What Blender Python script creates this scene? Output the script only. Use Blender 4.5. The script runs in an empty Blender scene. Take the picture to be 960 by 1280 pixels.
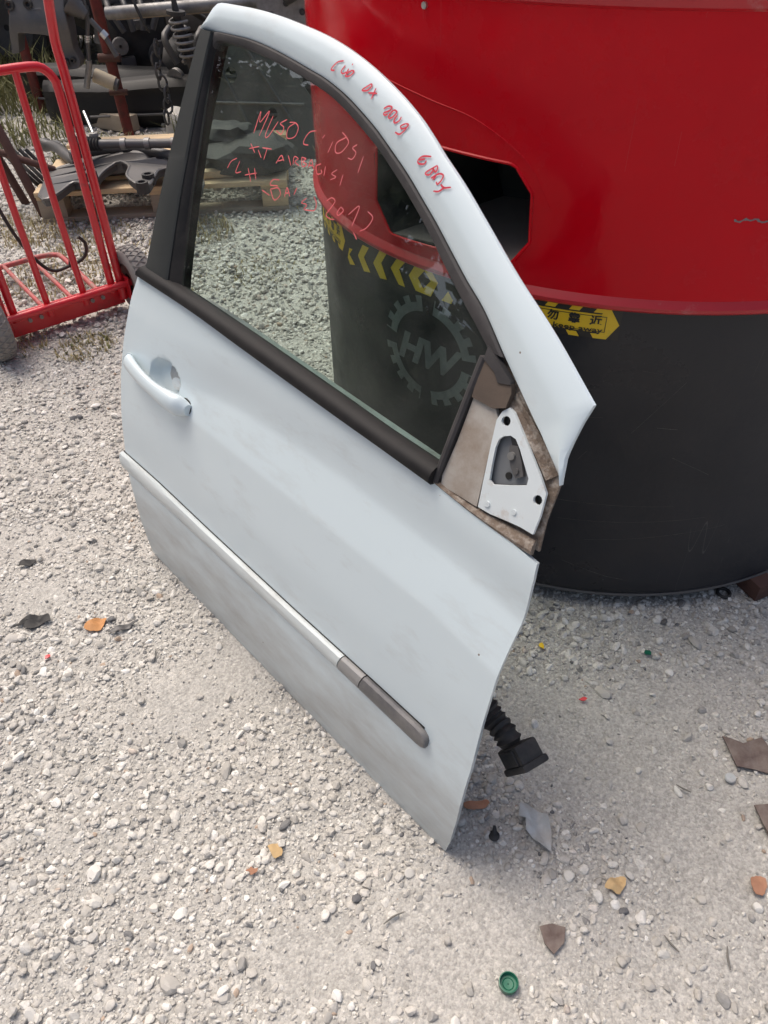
import bpy, bmesh, math, random
import numpy as np
from mathutils import Vector, Matrix, noise
from mathutils.geometry import tessellate_polygon
R = math.radians
sc = bpy.context.scene
COL = sc.collection
random.seed(7); RNG = np.random.default_rng(11)

# ------------------------------------------------------------------ camera, sky, sun, exposure
cam_d = bpy.data.cameras.new('camera'); cam = bpy.data.objects.new('camera', cam_d); COL.objects.link(cam)
cam_d.sensor_fit = 'VERTICAL'; cam_d.sensor_height = 36.0; cam_d.lens = 36.0*960/1280; cam_d.clip_start = .02; cam_d.clip_end = 2000
p_, r_ = R(41.754), R(-1.405)
F_ = Vector((0, math.cos(p_), -math.sin(p_))); U0 = Vector((0, math.sin(p_), math.cos(p_))); X0 = Vector((1, 0, 0))
X_ = math.cos(r_)*X0+math.sin(r_)*U0; U_ = -math.sin(r_)*X0+math.cos(r_)*U0
M = Matrix((X_, U_, -F_)).transposed().to_4x4(); M.translation = (0, 0, 1.35); cam.matrix_world = M
sc.camera = cam
SUN_EL, SUN_AZ = R(64), R(-45)          # azimuth clockwise from +Y (north)
w = bpy.data.worlds.new('World'); sc.world = w; w.use_nodes = True
nt = w.node_tree; bg = nt.nodes['Background']; sky = nt.nodes.new('ShaderNodeTexSky'); sky.sky_type = 'NISHITA'
sky.sun_disc = False; sky.sun_elevation = SUN_EL; sky.sun_rotation = SUN_AZ; sky.air_density = .95; sky.dust_density = 8.0; sky.ozone_density = .6
nt.links.new(sky.outputs[0], bg.inputs[0]); bg.inputs[1].default_value = .15
sl = bpy.data.lights.new('sun', 'SUN'); sl.energy = 1.15; sl.angle = R(35); sl.color = (1, .975, .935)
so = bpy.data.objects.new('sun', sl); COL.objects.link(so)
sd = Vector((math.sin(SUN_AZ)*math.cos(SUN_EL), math.cos(SUN_AZ)*math.cos(SUN_EL), math.sin(SUN_EL)))
so.rotation_euler = sd.to_track_quat('Z', 'Y').to_euler(); so.location = sd*30
sc.view_settings.view_transform = 'Standard'; sc.view_settings.look = 'None'; sc.view_settings.gamma = 1; sc.view_settings.use_curve_mapping = False
sc.view_settings.exposure = 0.22
sc.cycles.max_bounces = 6; sc.cycles.transparent_max_bounces = 12

# ------------------------------------------------------------------ materials
def node(t, ty, **kw):
    n = t.nodes.new(ty)
    for k, v in kw.items():
        if k in n.inputs: n.inputs[k].default_value = v
        else: setattr(n, k, v)
    return n
def mat(name, col, rough=.5, metal=0, var=.12, vscale=8., bump=0, bscale=60., dirt=None, dscale=6., damt=.5, dsharp=.1, coat=0, spec=.5, stretch=None, col2=None):
    m = bpy.data.materials.new(name); m.use_nodes = True; t = m.node_tree; L = t.links.new
    b = t.nodes['Principled BSDF']; tc = node(t, 'ShaderNodeTexCoord'); v = tc.outputs['Object']
    if stretch:
        mp = node(t, 'ShaderNodeMapping'); mp.inputs['Scale'].default_value = stretch; L(v, mp.inputs[0]); v = mp.outputs[0]
    n = node(t, 'ShaderNodeTexNoise', Scale=vscale, Detail=6., Roughness=.65); L(v, n.inputs['Vector'])
    mx = node(t, 'ShaderNodeMix', data_type='RGBA'); L(n.outputs['Fac'], mx.inputs['Factor'])
    c2 = col2 if col2 else tuple(min(1, c*(1+var)) for c in col); c1 = col if col2 else tuple(c*(1-var) for c in col)
    mx.inputs[6].default_value = (*c1, 1); mx.inputs[7].default_value = (*c2, 1); out = mx.outputs[2]
    b.inputs['Roughness'].default_value = rough; b.inputs['Metallic'].default_value = metal
    b.inputs['Specular IOR Level'].default_value = spec; b.inputs['Coat Weight'].default_value = coat; b.inputs['Coat Roughness'].default_value = .06
    if dirt:
        n2 = node(t, 'ShaderNodeTexNoise', Scale=dscale, Detail=9., Roughness=.7); L(v, n2.inputs['Vector'])
        mr = node(t, 'ShaderNodeMapRange'); L(n2.outputs['Fac'], mr.inputs[0]); mr.inputs[1].default_value = 1-damt-dsharp; mr.inputs[2].default_value = 1-damt+dsharp
        m2 = node(t, 'ShaderNodeMix', data_type='RGBA'); L(mr.outputs[0], m2.inputs['Factor']); L(out, m2.inputs[6]); m2.inputs[7].default_value = (*dirt, 1); out = m2.outputs[2]
        rr = node(t, 'ShaderNodeMapRange'); L(mr.outputs[0], rr.inputs[0]); rr.inputs[3].default_value = rough; rr.inputs[4].default_value = max(rough, .75); L(rr.outputs[0], b.inputs['Roughness'])
    L(out, b.inputs['Base Color'])
    if bump:
        n3 = node(t, 'ShaderNodeTexNoise', Scale=bscale, Detail=5.); L(v, n3.inputs['Vector'])
        bp = node(t, 'ShaderNodeBump', Strength=1., Distance=bump); L(n3.outputs['Fac'], bp.inputs['Height']); L(bp.outputs[0], b.inputs['Normal'])
    return m
MT = {}
MT['black_plastic'] = mat('black_plastic', (.022, .023, .025), .5, dirt=(.12, .115, .105), dscale=3, damt=.40, dsharp=.25, bump=.0004, bscale=300)
MT['trim'] = mat('black_trim', (.013, .017, .018), .6, spec=.3, dirt=(.038, .04, .04), dscale=5, damt=.45, dsharp=.3)
MT['rubber'] = mat('rubber_seal', (.026, .025, .027), .65, spec=.3, dirt=(.075, .07, .07), dscale=9, damt=.42, dsharp=.25)
MT['belt'] = mat('belt_rubber', (.007, .007, .008), .6, spec=.25, dirt=(.028, .026, .026), dscale=12, damt=.42, dsharp=.2)
MT['dirtsteel'] = mat('dirty_steel', (.20, .155, .118), .85, col2=(.06, .042, .032), vscale=45, bump=.002, bscale=220, dirt=(.36, .33, .295), dscale=70, damt=.40, dsharp=.14)
MT['greybrown'] = mat('grimy_grey', (.30, .275, .245), .7, col2=(.42, .40, .37), vscale=14, bump=.0004, bscale=90, dirt=(.20, .15, .11), dscale=9, damt=.42, dsharp=.15)
MT['rubbrown'] = mat('dusty_rubber', (.05, .037, .03), .8, col2=(.13, .098, .075), vscale=18, bump=.0006, bscale=90)
MT['greymech'] = mat('grey_plate', (.16, .17, .18), .5, metal=.2, var=.2)
MT['silver'] = mat('moulding_white', (.60, .65, .655), .42, var=.05, vscale=5, dirt=(.42, .42, .40), dscale=8, damt=.33, dsharp=.2, stretch=(1, 1, 6))
MT['mgrey'] = mat('moulding_grey', (.10, .10, .107), .38, var=.15, vscale=12, dirt=(.30, .285, .265), dscale=9, damt=.36, dsharp=.2)
MT['mgrey2'] = mat('moulding_light_grey', (.27, .27, .272), .42, var=.15, vscale=12, dirt=(.36, .34, .31), dscale=9, damt=.4, dsharp=.2)
MT['marker'] = mat('red_marker', (.55, .03, .06), .55, var=.2, vscale=60)
MT['marker_glass'] = mat('red_glass_marker', (.58, .11, .12), .6, var=.25, vscale=40)
MT['redtruck'] = mat('red_enamel', (.62, .018, .03), .32, var=.12, coat=.3, dirt=(.40, .05, .05), dscale=14, damt=.36, dsharp=.06)
MT['redworn'] = mat('worn_red', (.42, .07, .07), .5, dirt=(.30, .19, .16), dscale=22, damt=.45, dsharp=.1)
MT['redrust'] = mat('red_oxide', (.17, .025, .018), .65, dirt=(.07, .03, .02), dscale=14, damt=.45, dsharp=.1, bump=.001)
MT['tyre'] = mat('dusty_tyre', (.19, .18, .17), .85, dirt=(.32, .30, .275), dscale=8, damt=.45, dsharp=.2)
MT['wood'] = mat('pallet_wood', (.60, .43, .24), .75, col2=(.70, .54, .35), vscale=5, stretch=(1, 14, 14), bump=.001, bscale=9, dirt=(.36, .30, .23), dscale=2, damt=.4, dsharp=.15)
MT['oldwood'] = mat('grey_wood', (.30, .25, .19), .85, col2=(.42, .36, .28), vscale=4, stretch=(1, 14, 14), bump=.001, bscale=9)
MT['steel_dk'] = mat('dark_steel', (.09, .091, .095), .45, metal=.4, var=.35, vscale=9, dirt=(.15, .14, .13), dscale=6, damt=.42, dsharp=.2, bump=.001, bscale=40)
MT['steel_md'] = mat('worn_steel', (.17, .17, .172), .4, metal=.5, var=.3, vscale=12, dirt=(.10, .09, .08), dscale=9, damt=.45, dsharp=.2)
MT['steel_bl'] = mat('black_steel', (.024, .025, .027), .5, metal=.2, var=.35, vscale=9, dirt=(.07, .065, .06), dscale=7, damt=.4, dsharp=.15, bump=.001, bscale=40)
MT['alu'] = mat('cast_aluminium', (.30, .30, .295), .45, metal=.6, var=.25, dirt=(.14, .13, .12), dscale=9, damt=.45, dsharp=.2)
MT['bright'] = mat('bright_steel', (.6, .6, .58), .3, metal=.9)
MT['black'] = mat('black_rubber', (.018, .018, .019), .65, var=.2, dirt=(.07, .066, .06), dscale=18, damt=.4, dsharp=.2)
MT['cream'] = mat('cream_plastic', (.42, .36, .26), .6)
MT['rustdk'] = mat('dark_rust', (.06, .03, .025), .8, col2=(.12, .055, .04), vscale=20, bump=.001)
MT['plastic_grey'] = mat('pale_plastic', (.46, .48, .48), .45, var=.08, vscale=30, dirt=(.36, .33, .30), dscale=25, damt=.4, dsharp=.15)
MT['leaf_o'] = mat('orange_leaf', (.50, .24, .09), .7, var=.25, vscale=60)
MT['leaf_b'] = mat('brown_leaf', (.40, .20, .12), .75, var=.3, vscale=60)
MT['leaf_t'] = mat('tan_leaf', (.58, .40, .20), .75, var=.25, vscale=50)
MT['shard'] = mat('brown_shard', (.115, .078, .066), .6, var=.25, vscale=40, dirt=(.26, .22, .19), dscale=30, damt=.4, dsharp=.2)
MT['green'] = mat('green_plastic', (.01, .13, .075), .35, var=.15, vscale=60)
MT['twig'] = mat('dry_twig', (.17, .16, .14), .8, var=.3, vscale=50)
MT['bark'] = mat('bark', (.10, .075, .055), .9, var=.3, vscale=14, bump=.01, bscale=12)
MT['yellow'] = mat('sticker_yellow', (.78, .52, .015), .4, var=.06, vscale=30, dirt=(.52, .37, .05), dscale=40, damt=.31, dsharp=.1)
MT['stickblack'] = mat('sticker_black', (.012, .012, .012), .4)
MT['emblem'] = mat('faded_emblem', (.20, .215, .21), .6, var=.2, vscale=20, dirt=(.07, .075, .08), dscale=9, damt=.42, dsharp=.15)
MT['rimworn'] = mat('worn_rim', (.44, .012, .02), .35, dirt=(.45, .22, .20), dscale=7, damt=.36, dsharp=.07)
MT['leafy'] = mat('tree_leaves', (.035, .055, .02), .6, col2=(.075, .105, .035), vscale=3)
MT['shadeblack'] = mat('shade_black_plastic', (.007, .007, .008), .6, var=.3)  # extra-dark black: carries the shadow under the rack in its colour
MT['traygrey'] = mat('grey_tray_plastic', (.055, .058, .056), .55, var=.3, vscale=5, dirt=(.13, .125, .115), dscale=5, damt=.42, dsharp=.25)
MT['scuff'] = mat('scuff', (.14, .135, .125), .8, var=.3, vscale=40)
MT['dustfloor'] = mat('dusty_floor', (.20, .17, .16), .8, col2=(.30, .26, .24), vscale=16)

def paint_white():
    m = bpy.data.materials.new('door_paint'); m.use_nodes = True; t = m.node_tree; L = t.links.new; b = t.nodes['Principled BSDF']
    tc = node(t, 'ShaderNodeTexCoord'); v = tc.outputs['Object']
    n = node(t, 'ShaderNodeTexNoise', Scale=3., Detail=6.); L(v, n.inputs['Vector'])
    a = node(t, 'ShaderNodeMix', data_type='RGBA'); L(n.outputs['Fac'], a.inputs['Factor']); a.inputs[6].default_value = (.575, .665, .705, 1); a.inputs[7].default_value = (.605, .69, .725, 1)
    # road dust thrown up over the sill and scuffed film, streaky
    mp = node(t, 'ShaderNodeMapping'); mp.inputs['Scale'].default_value = (3, 3, 9); mp.inputs['Rotation'].default_value = (0, R(25), 0); L(v, mp.inputs[0])
    n2 = node(t, 'ShaderNodeTexNoise', Scale=2.2, Detail=9., Roughness=.68); L(mp.outputs[0], n2.inputs['Vector'])
    sx = node(t, 'ShaderNodeSeparateXYZ'); L(v, sx.inputs[0])
    g = node(t, 'ShaderNodeMapRange'); L(sx.outputs['Z'], g.inputs[0]); g.inputs[1].default_value = .225; g.inputs[2].default_value = .14; g.inputs[3].default_value = 0; g.inputs[4].default_value = .40
    ad = node(t, 'ShaderNodeMath', operation='ADD'); L(n2.outputs['Fac'], ad.inputs[0]); L(g.outputs[0], ad.inputs[1])
    mr = node(t, 'ShaderNodeMapRange'); L(ad.outputs[0], mr.inputs[0]); mr.inputs[1].default_value = .56; mr.inputs[2].default_value = 1.08; mr.inputs[4].default_value = .8
    m2 = node(t, 'ShaderNodeMix', data_type='RGBA'); L(mr.outputs[0], m2.inputs['Factor']); L(a.outputs[2], m2.inputs[6]); m2.inputs[7].default_value = (.36, .355, .34, 1)
    # small chips and specks
    vo = node(t, 'ShaderNodeTexVoronoi', Scale=26.); L(v, vo.inputs['Vector'])
    ck = node(t, 'ShaderNodeMath', operation='LESS_THAN'); L(vo.outputs['Distance'], ck.inputs[0]); ck.inputs[1].default_value = .045
    sp = node(t, 'ShaderNodeSeparateColor'); L(vo.outputs['Color'], sp.inputs[0]); c2 = node(t, 'ShaderNodeMath', operation='GREATER_THAN'); L(sp.outputs[0], c2.inputs[0]); c2.inputs[1].default_value = .93
    c3 = node(t, 'ShaderNodeMath', operation='MULTIPLY'); L(ck.outputs[0], c3.inputs[0]); L(c2.outputs[0], c3.inputs[1])
    m3 = node(t, 'ShaderNodeMix', data_type='RGBA'); L(c3.outputs[0], m3.inputs['Factor']); L(m2.outputs[2], m3.inputs[6]); m3.inputs[7].default_value = (.2, .17, .15, 1)
    L(m3.outputs[2], b.inputs['Base Color'])
    rr = node(t, 'ShaderNodeMapRange'); L(mr.outputs[0], rr.inputs[0]); rr.inputs[3].default_value = .30; rr.inputs[4].default_value = .62; L(rr.outputs[0], b.inputs['Roughness'])
    cw = node(t, 'ShaderNodeMapRange'); L(mr.outputs[0], cw.inputs[0]); cw.inputs[3].default_value = .55; cw.inputs[4].default_value = 0; L(cw.outputs[0], b.inputs['Coat Weight']); b.inputs['Coat Roughness'].default_value = .12
    return m
MT['white'] = paint_white()
MT['plate'] = mat('mount_plate', (.58, .635, .655), .4, var=.04, dirt=(.40, .33, .27), dscale=22, damt=.36, dsharp=.10)
MT['inner'] = mat('inner_steel', (.55, .59, .6), .5, var=.06, dirt=(.2, .18, .16), dscale=5, damt=.45, dsharp=.2)

def scratch(t, v, scale, thin, rot, thr):
    L = t.links.new
    mp = node(t, 'ShaderNodeMapping'); mp.inputs['Rotation'].default_value = rot; mp.inputs['Scale'].default_value = (1, 1, .05); L(v, mp.inputs[0])
    n0 = node(t, 'ShaderNodeTexNoise', Scale=scale, Detail=2.); L(mp.outputs[0], n0.inputs['Vector'])
    s = node(t, 'ShaderNodeMath', operation='SUBTRACT'); L(n0.outputs['Fac'], s.inputs[0]); s.inputs[1].default_value = .5
    a = node(t, 'ShaderNodeMath', operation='ABSOLUTE'); L(s.outputs[0], a.inputs[0])
    lt = node(t, 'ShaderNodeMath', operation='LESS_THAN'); L(a.outputs[0], lt.inputs[0]); lt.inputs[1].default_value = thin
    n1 = node(t, 'ShaderNodeTexNoise', Scale=5., Detail=3.); L(v, n1.inputs['Vector'])
    gt = node(t, 'ShaderNodeMath', operation='GREATER_THAN'); L(n1.outputs['Fac'], gt.inputs[0]); gt.inputs[1].default_value = thr
    mu = node(t, 'ShaderNodeMath', operation='MULTIPLY'); L(lt.outputs[0], mu.inputs[0]); L(gt.outputs[0], mu.inputs[1]); return mu.outputs[0]
def tank_mat(name, c1, c2, dust, rough, scol, thin, thr, coat, damt):
    m = mat(name, c1, rough, col2=c2, vscale=2.5, dirt=dust, dscale=3.5, damt=damt, dsharp=.3, coat=coat); t = m.node_tree; L = t.links.new
    b = t.nodes['Principled BSDF']; src = b.inputs['Base Color'].links[0].from_socket; v = [n for n in t.nodes if n.type == 'TEX_COORD'][0].outputs['Object']
    a = scratch(t, v, 7, thin, (R(55), 0, R(20)), thr); c = scratch(t, v, 5, thin*.7, (R(85), R(20), 0), thr+.02)
    mx = node(t, 'ShaderNodeMath', operation='MAXIMUM'); L(a, mx.inputs[0]); L(c, mx.inputs[1])
    ml = node(t, 'ShaderNodeMath', operation='MULTIPLY'); L(mx.outputs[0], ml.inputs[0]); ml.inputs[1].default_value = .5
    k = node(t, 'ShaderNodeMix', data_type='RGBA'); L(ml.outputs[0], k.inputs['Factor']); L(src, k.inputs[6]); k.inputs[7].default_value = (*scol, 1); L(k.outputs[2], b.inputs['Base Color'])
    nb = node(t, 'ShaderNodeTexNoise', Scale=2.6, Detail=2.); L(v, nb.inputs['Vector']); nc = node(t, 'ShaderNodeTexNoise', Scale=70., Detail=5.); L(v, nc.inputs['Vector'])
    ma = node(t, 'ShaderNodeMath', operation='MULTIPLY_ADD'); L(nc.outputs['Fac'], ma.inputs[0]); ma.inputs[1].default_value = .012; L(nb.outputs['Fac'], ma.inputs[2])
    bb = node(t, 'ShaderNodeBump', Strength=1., Distance=.035); L(ma.outputs[0], bb.inputs['Height']); L(bb.outputs[0], b.inputs['Normal'])
    return m
MT['tankred'] = tank_mat('tank_red', (.54, .0006, .008), (.60, .001, .011), (.47, .010, .018), .13, (.45, .18, .17), .0006, .62, .0, .28)
MT['tankred'].node_tree.nodes['Principled BSDF'].inputs['Specular IOR Level'].default_value = .16
MT['tankblack'] = tank_mat('tank_black', (.007, .009, .014), (.013, .015, .021), (.020, .023, .029), .24, (.10, .10, .10), .0006, .62, 0, .36)
MT['tankblack'].node_tree.nodes['Principled BSDF'].inputs['Specular IOR Level'].default_value = .36

def glass_mat():
    m = bpy.data.materials.new('window_glass'); m.use_nodes = True; t = m.node_tree; L = t.links.new; t.nodes.remove(t.nodes['Principled BSDF']); o = t.nodes['Material Output']
    tr = node(t, 'ShaderNodeBsdfTransparent', Color=(.82, .90, .87, 1)); gl = node(t, 'ShaderNodeBsdfGlossy', Color=(1, 1, 1, 1), Roughness=.01)
    ge = node(t, 'ShaderNodeNewGeometry'); dp = node(t, 'ShaderNodeVectorMath', operation='DOT_PRODUCT'); L(ge.outputs['Incoming'], dp.inputs[0]); L(ge.outputs['Normal'], dp.inputs[1])
    ab = node(t, 'ShaderNodeMath', operation='ABSOLUTE'); L(dp.outputs['Value'], ab.inputs[0]); om = node(t, 'ShaderNodeMath', operation='SUBTRACT'); om.inputs[0].default_value = 1.; L(ab.outputs[0], om.inputs[1])
    pw = node(t, 'ShaderNodeMath', operation='POWER'); L(om.outputs[0], pw.inputs[0]); pw.inputs[1].default_value = 5.; fr = node(t, 'ShaderNodeMath', operation='MULTIPLY_ADD'); L(pw.outputs[0], fr.inputs[0]); fr.inputs[1].default_value = .94; fr.inputs[2].default_value = .06
    mx = node(t, 'ShaderNodeMixShader'); L(fr.outputs[0], mx.inputs[0]); L(tr.outputs[0], mx.inputs[1]); L(gl.outputs[0], mx.inputs[2])
    # thin film of dust
    df = node(t, 'ShaderNodeBsdfDiffuse', Color=(.5, .49, .47, 1)); tc = node(t, 'ShaderNodeTexCoord'); n = node(t, 'ShaderNodeTexNoise', Scale=6., Detail=8.); L(tc.outputs['Object'], n.inputs['Vector'])
    mr = node(t, 'ShaderNodeMapRange'); L(n.outputs['Fac'], mr.inputs[0]); mr.inputs[1].default_value = .35; mr.inputs[2].default_value = .8; mr.inputs[3].default_value = .0; mr.inputs[4].default_value = .06
    m2 = node(t, 'ShaderNodeMixShader'); L(mr.outputs[0], m2.inputs[0]); L(mx.outputs[0], m2.inputs[1]); L(df.outputs[0], m2.inputs[2]); L(m2.outputs[0], o.inputs['Surface'])
    return m
MT['glass'] = glass_mat()

def ground_mat():
    m = bpy.data.materials.new('dirt'); m.use_nodes = True; t = m.node_tree; L = t.links.new; b = t.nodes['Principled BSDF']
    tc = node(t, 'ShaderNodeTexCoord'); v = tc.outputs['Object']
    n = node(t, 'ShaderNodeTexNoise', Scale=2.2, Detail=8., Roughness=.6); L(v, n.inputs['Vector'])
    cr = node(t, 'ShaderNodeValToRGB'); L(n.outputs['Fac'], cr.inputs[0]); e = cr.color_ramp.elements
    e[0].position = .3; e[0].color = (.405, .39, .36, 1); e[1].position = .7; e[1].color = (.48, .463, .43, 1)
    n2 = node(t, 'ShaderNodeTexNoise', Scale=160., Detail=6., Roughness=.7); L(v, n2.inputs['Vector'])
    mr = node(t, 'ShaderNodeMapRange'); L(n2.outputs['Fac'], mr.inputs[0]); mr.inputs[1].default_value = .3; mr.inputs[2].default_value = .7; mr.inputs[3].default_value = .72; mr.inputs[4].default_value = 1.2
    vo = node(t, 'ShaderNodeTexVoronoi', Scale=210.); L(v, vo.inputs['Vector']); sp = node(t, 'ShaderNodeSeparateColor'); L(vo.outputs['Color'], sp.inputs[0])
    m4 = node(t, 'ShaderNodeMapRange'); L(sp.outputs[0], m4.inputs[0]); m4.inputs[3].default_value = .85; m4.inputs[4].default_value = 1.15
    mu = node(t, 'ShaderNodeMath', operation='MULTIPLY'); L(mr.outputs[0], mu.inputs[0]); L(m4.outputs[0], mu.inputs[1])
    v2 = node(t, 'ShaderNodeTexVoronoi', Scale=95.); L(v, v2.inputs['Vector']); s2_ = node(t, 'ShaderNodeSeparateColor'); L(v2.outputs['Color'], s2_.inputs[0])
    m5 = node(t, 'ShaderNodeMapRange'); L(s2_.outputs[1], m5.inputs[0]); m5.inputs[3].default_value = .92; m5.inputs[4].default_value = 1.09
    mu2 = node(t, 'ShaderNodeMath', operation='MULTIPLY'); L(mu.outputs[0], mu2.inputs[0]); L(m5.outputs[0], mu2.inputs[1])
    mx = node(t, 'ShaderNodeVectorMath', operation='SCALE'); L(cr.outputs[0], mx.inputs[0]); L(mu2.outputs[0], mx.inputs['Scale']); L(mx.outputs[0], b.inputs['Base Color'])
    b.inputs['Roughness'].default_value = .95; b.inputs['Specular IOR Level'].default_value = .15
    h0 = node(t, 'ShaderNodeMath', operation='SUBTRACT'); L(n2.outputs['Fac'], h0.inputs[0]); L(vo.outputs['Distance'], h0.inputs[1]); hh = node(t, 'ShaderNodeMath', operation='SUBTRACT'); L(h0.outputs[0], hh.inputs[0]); L(v2.outputs['Distance'], hh.inputs[1])
    bp = node(t, 'ShaderNodeBump', Strength=.9, Distance=.0016); L(hh.outputs[0], bp.inputs['Height']); L(bp.outputs[0], b.inputs['Normal'])
    return m
def stone_mat(name, attr):
    m = bpy.data.materials.new(name); m.use_nodes = True; t = m.node_tree; L = t.links.new; b = t.nodes['Principled BSDF']
    if attr: a = node(t, 'ShaderNodeAttribute', attribute_name='tone'); f = a.outputs['Fac']
    else: a = node(t, 'ShaderNodeObjectInfo'); f = a.outputs['Random']
    cr = node(t, 'ShaderNodeValToRGB'); L(f, cr.inputs[0]); cr.color_ramp.interpolation = 'LINEAR'
    stops = [(0, (.14, .14, .145)), (.06, (.28, .275, .265)), (.18, (.42, .40, .365)), (.4, (.52, .495, .455)), (.65, (.60, .58, .535)), (.85, (.69, .67, .625)), (.97, (.78, .765, .725)), (1, (.42, .33, .26))]
    e = cr.color_ramp.elements
    e[0].position = 0; e[0].color = (*stops[0][1], 1); e[1].position = 1; e[1].color = (*stops[-1][1], 1)
    for p, c in stops[1:-1]:
        x = e.new(p); x.color = (*c, 1)
    tc = node(t, 'ShaderNodeTexCoord'); n = node(t, 'ShaderNodeTexNoise', Scale=180. if attr else 30., Detail=5.); L(tc.outputs['Object'], n.inputs['Vector'])
    mr = node(t, 'ShaderNodeMapRange'); L(n.outputs['Fac'], mr.inputs[0]); mr.inputs[1].default_value = .3; mr.inputs[2].default_value = .7; mr.inputs[3].default_value = .82; mr.inputs[4].default_value = 1.1
    mx = node(t, 'ShaderNodeVectorMath', operation='SCALE'); L(cr.outputs[0], mx.inputs[0]); L(mr.outputs[0], mx.inputs['Scale']); L(mx.outputs[0], b.inputs['Base Color'])
    b.inputs['Roughness'].default_value = .88; b.inputs['Specular IOR Level'].default_value = .2
    return m
MT['dirt'] = ground_mat(); MT['gravel'] = stone_mat('gravel', True); MT['pebble'] = stone_mat('pebble', False)
MT['drygrass'] = mat('dry_grass', (.42, .34, .19), .8, col2=(.28, .25, .12), vscale=4)
MT['greenweed'] = mat('green_weed', (.10, .115, .04), .8, col2=(.27, .25, .11), vscale=5)

# ------------------------------------------------------------------ mesh helpers
def obj(name, V, F, m, parent=None, smooth=False, kind=None):
    me = bpy.data.meshes.new(name); me.from_pydata([tuple(v) for v in V], [], [tuple(f) for f in F]); me.update()
    me.materials.append(MT[m] if isinstance(m, str) else m)
    if smooth: me.shade_smooth()
    o = bpy.data.objects.new(name, me); COL.objects.link(o)
    if parent: o.parent = parent
    if kind: o['kind'] = kind
    return o
def autosmooth(o, ang=35):
    me = o.data; me.shade_smooth(); bm = bmesh.new(); bm.from_mesh(me)
    for e in bm.edges:
        if len(e.link_faces) == 2 and e.calc_face_angle(0) > R(ang): e.smooth = False
    bm.to_mesh(me); bm.free(); return o
def fixn(o):
    bm = bmesh.new(); bm.from_mesh(o.data); bmesh.ops.recalc_face_normals(bm, faces=bm.faces); bm.to_mesh(o.data); bm.free(); return o
def bevel(o, w, seg=2, ang=30):
    bm = bmesh.new(); bm.from_mesh(o.data)
    ed = [e for e in bm.edges if len(e.link_faces) == 2 and e.calc_face_angle(0) > R(ang)]
    bmesh.ops.bevel(bm, geom=ed, offset=w, segments=seg, affect='EDGES', profile=.6); bm.to_mesh(o.data); bm.free(); return autosmooth(o, 40)
def thing(name, label, cat, loc=(0, 0, 0), rz=0, group=None, mat4=None):
    o = bpy.data.objects.new(name, None); COL.objects.link(o); o.empty_display_size = .1
    o.location = loc; o.rotation_euler = (0, 0, rz)
    if mat4 is not None: o.matrix_world = mat4
    o['label'] = label; o['category'] = cat
    if group: o['group'] = group
    return o
def tag(o, label, cat, group=None):
    o['label'] = label; o['category'] = cat
    if group: o['group'] = group
    return o
def place(o, loc, rot=(0, 0, 0)): o.location = loc; o.rotation_euler = rot; return o
def crom(P, n):
    P = [np.array(p, float) for p in P]; Q = [2*P[0]-P[1]]+P+[2*P[-1]-P[-2]]; out = []
    seg = [np.linalg.norm(P[i+1]-P[i]) for i in range(len(P)-1)]; cum = np.concatenate([[0], np.cumsum(seg)])
    for x in np.linspace(0, cum[-1], n):
        i = min(int(np.searchsorted(cum, x, side='right'))-1, len(P)-2); u = (x-cum[i])/seg[i]; a, b, c, d = Q[i:i+4]
        out.append(.5*((2*b)+(-a+c)*u+(2*a-5*b+4*c-d)*u*u+(-a+3*b-3*c+d)*u**3))
    return out
def lin(P, n):
    P = np.array(P, float); seg = np.linalg.norm(np.diff(P, axis=0), axis=1); cum = np.concatenate([[0], np.cumsum(seg)])
    x = np.linspace(0, cum[-1], n); return [np.array([np.interp(v, cum, P[:, k]) for k in range(P.shape[1])]) for v in x]
def tubeVF(P, r, seg=10, caps=True, off=0):
    P = [Vector(p) for p in P]; n = len(P); rs = r if hasattr(r, '__len__') else [r]*n; V = []; F = []; prev = None
    for i, p in enumerate(P):
        d = (P[min(i+1, n-1)]-P[max(i-1, 0)]).normalized()
        if prev is None: a = d.orthogonal().normalized()
        else: a = (prev-d*prev.dot(d)).normalized()
        prev = a; b = d.cross(a)
        for k in range(seg):
            an = 2*math.pi*k/seg; V.append(p+(a*math.cos(an)+b*math.sin(an))*rs[i])
    for i in range(n-1):
        for k in range(seg):
            k2 = (k+1) % seg; F.append([off+i*seg+k, off+i*seg+k2, off+(i+1)*seg+k2, off+(i+1)*seg+k])
    if caps: F.append([off+k for k in reversed(range(seg))]); F.append([off+(n-1)*seg+k for k in range(seg)])
    return V, F
def tube(name, P, r, m, parent=None, seg=10):
    V, F = tubeVF(P, r, seg); o = obj(name, V, F, m, parent); return autosmooth(o, 50)
def bent(P, n=24): return crom(P, n)
def boxVF(c, s, rot=None):
    V = []
    for z in (-1, 1):
        for y in (-1, 1):
            for x in (-1, 1):
                v = Vector((x*s[0]/2, y*s[1]/2, z*s[2]/2)); v = rot @ v if rot else v; V.append(v+Vector(c))
    return V, [[0, 2, 3, 1], [4, 5, 7, 6], [0, 1, 5, 4], [2, 6, 7, 3], [0, 4, 6, 2], [1, 3, 7, 5]]
def box(name, c, s, m, parent=None, bv=.003, rot=None):
    V, F = boxVF(c, s, rot); o = obj(name, V, F, m, parent)
    return bevel(o, bv, 2) if bv else o
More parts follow.
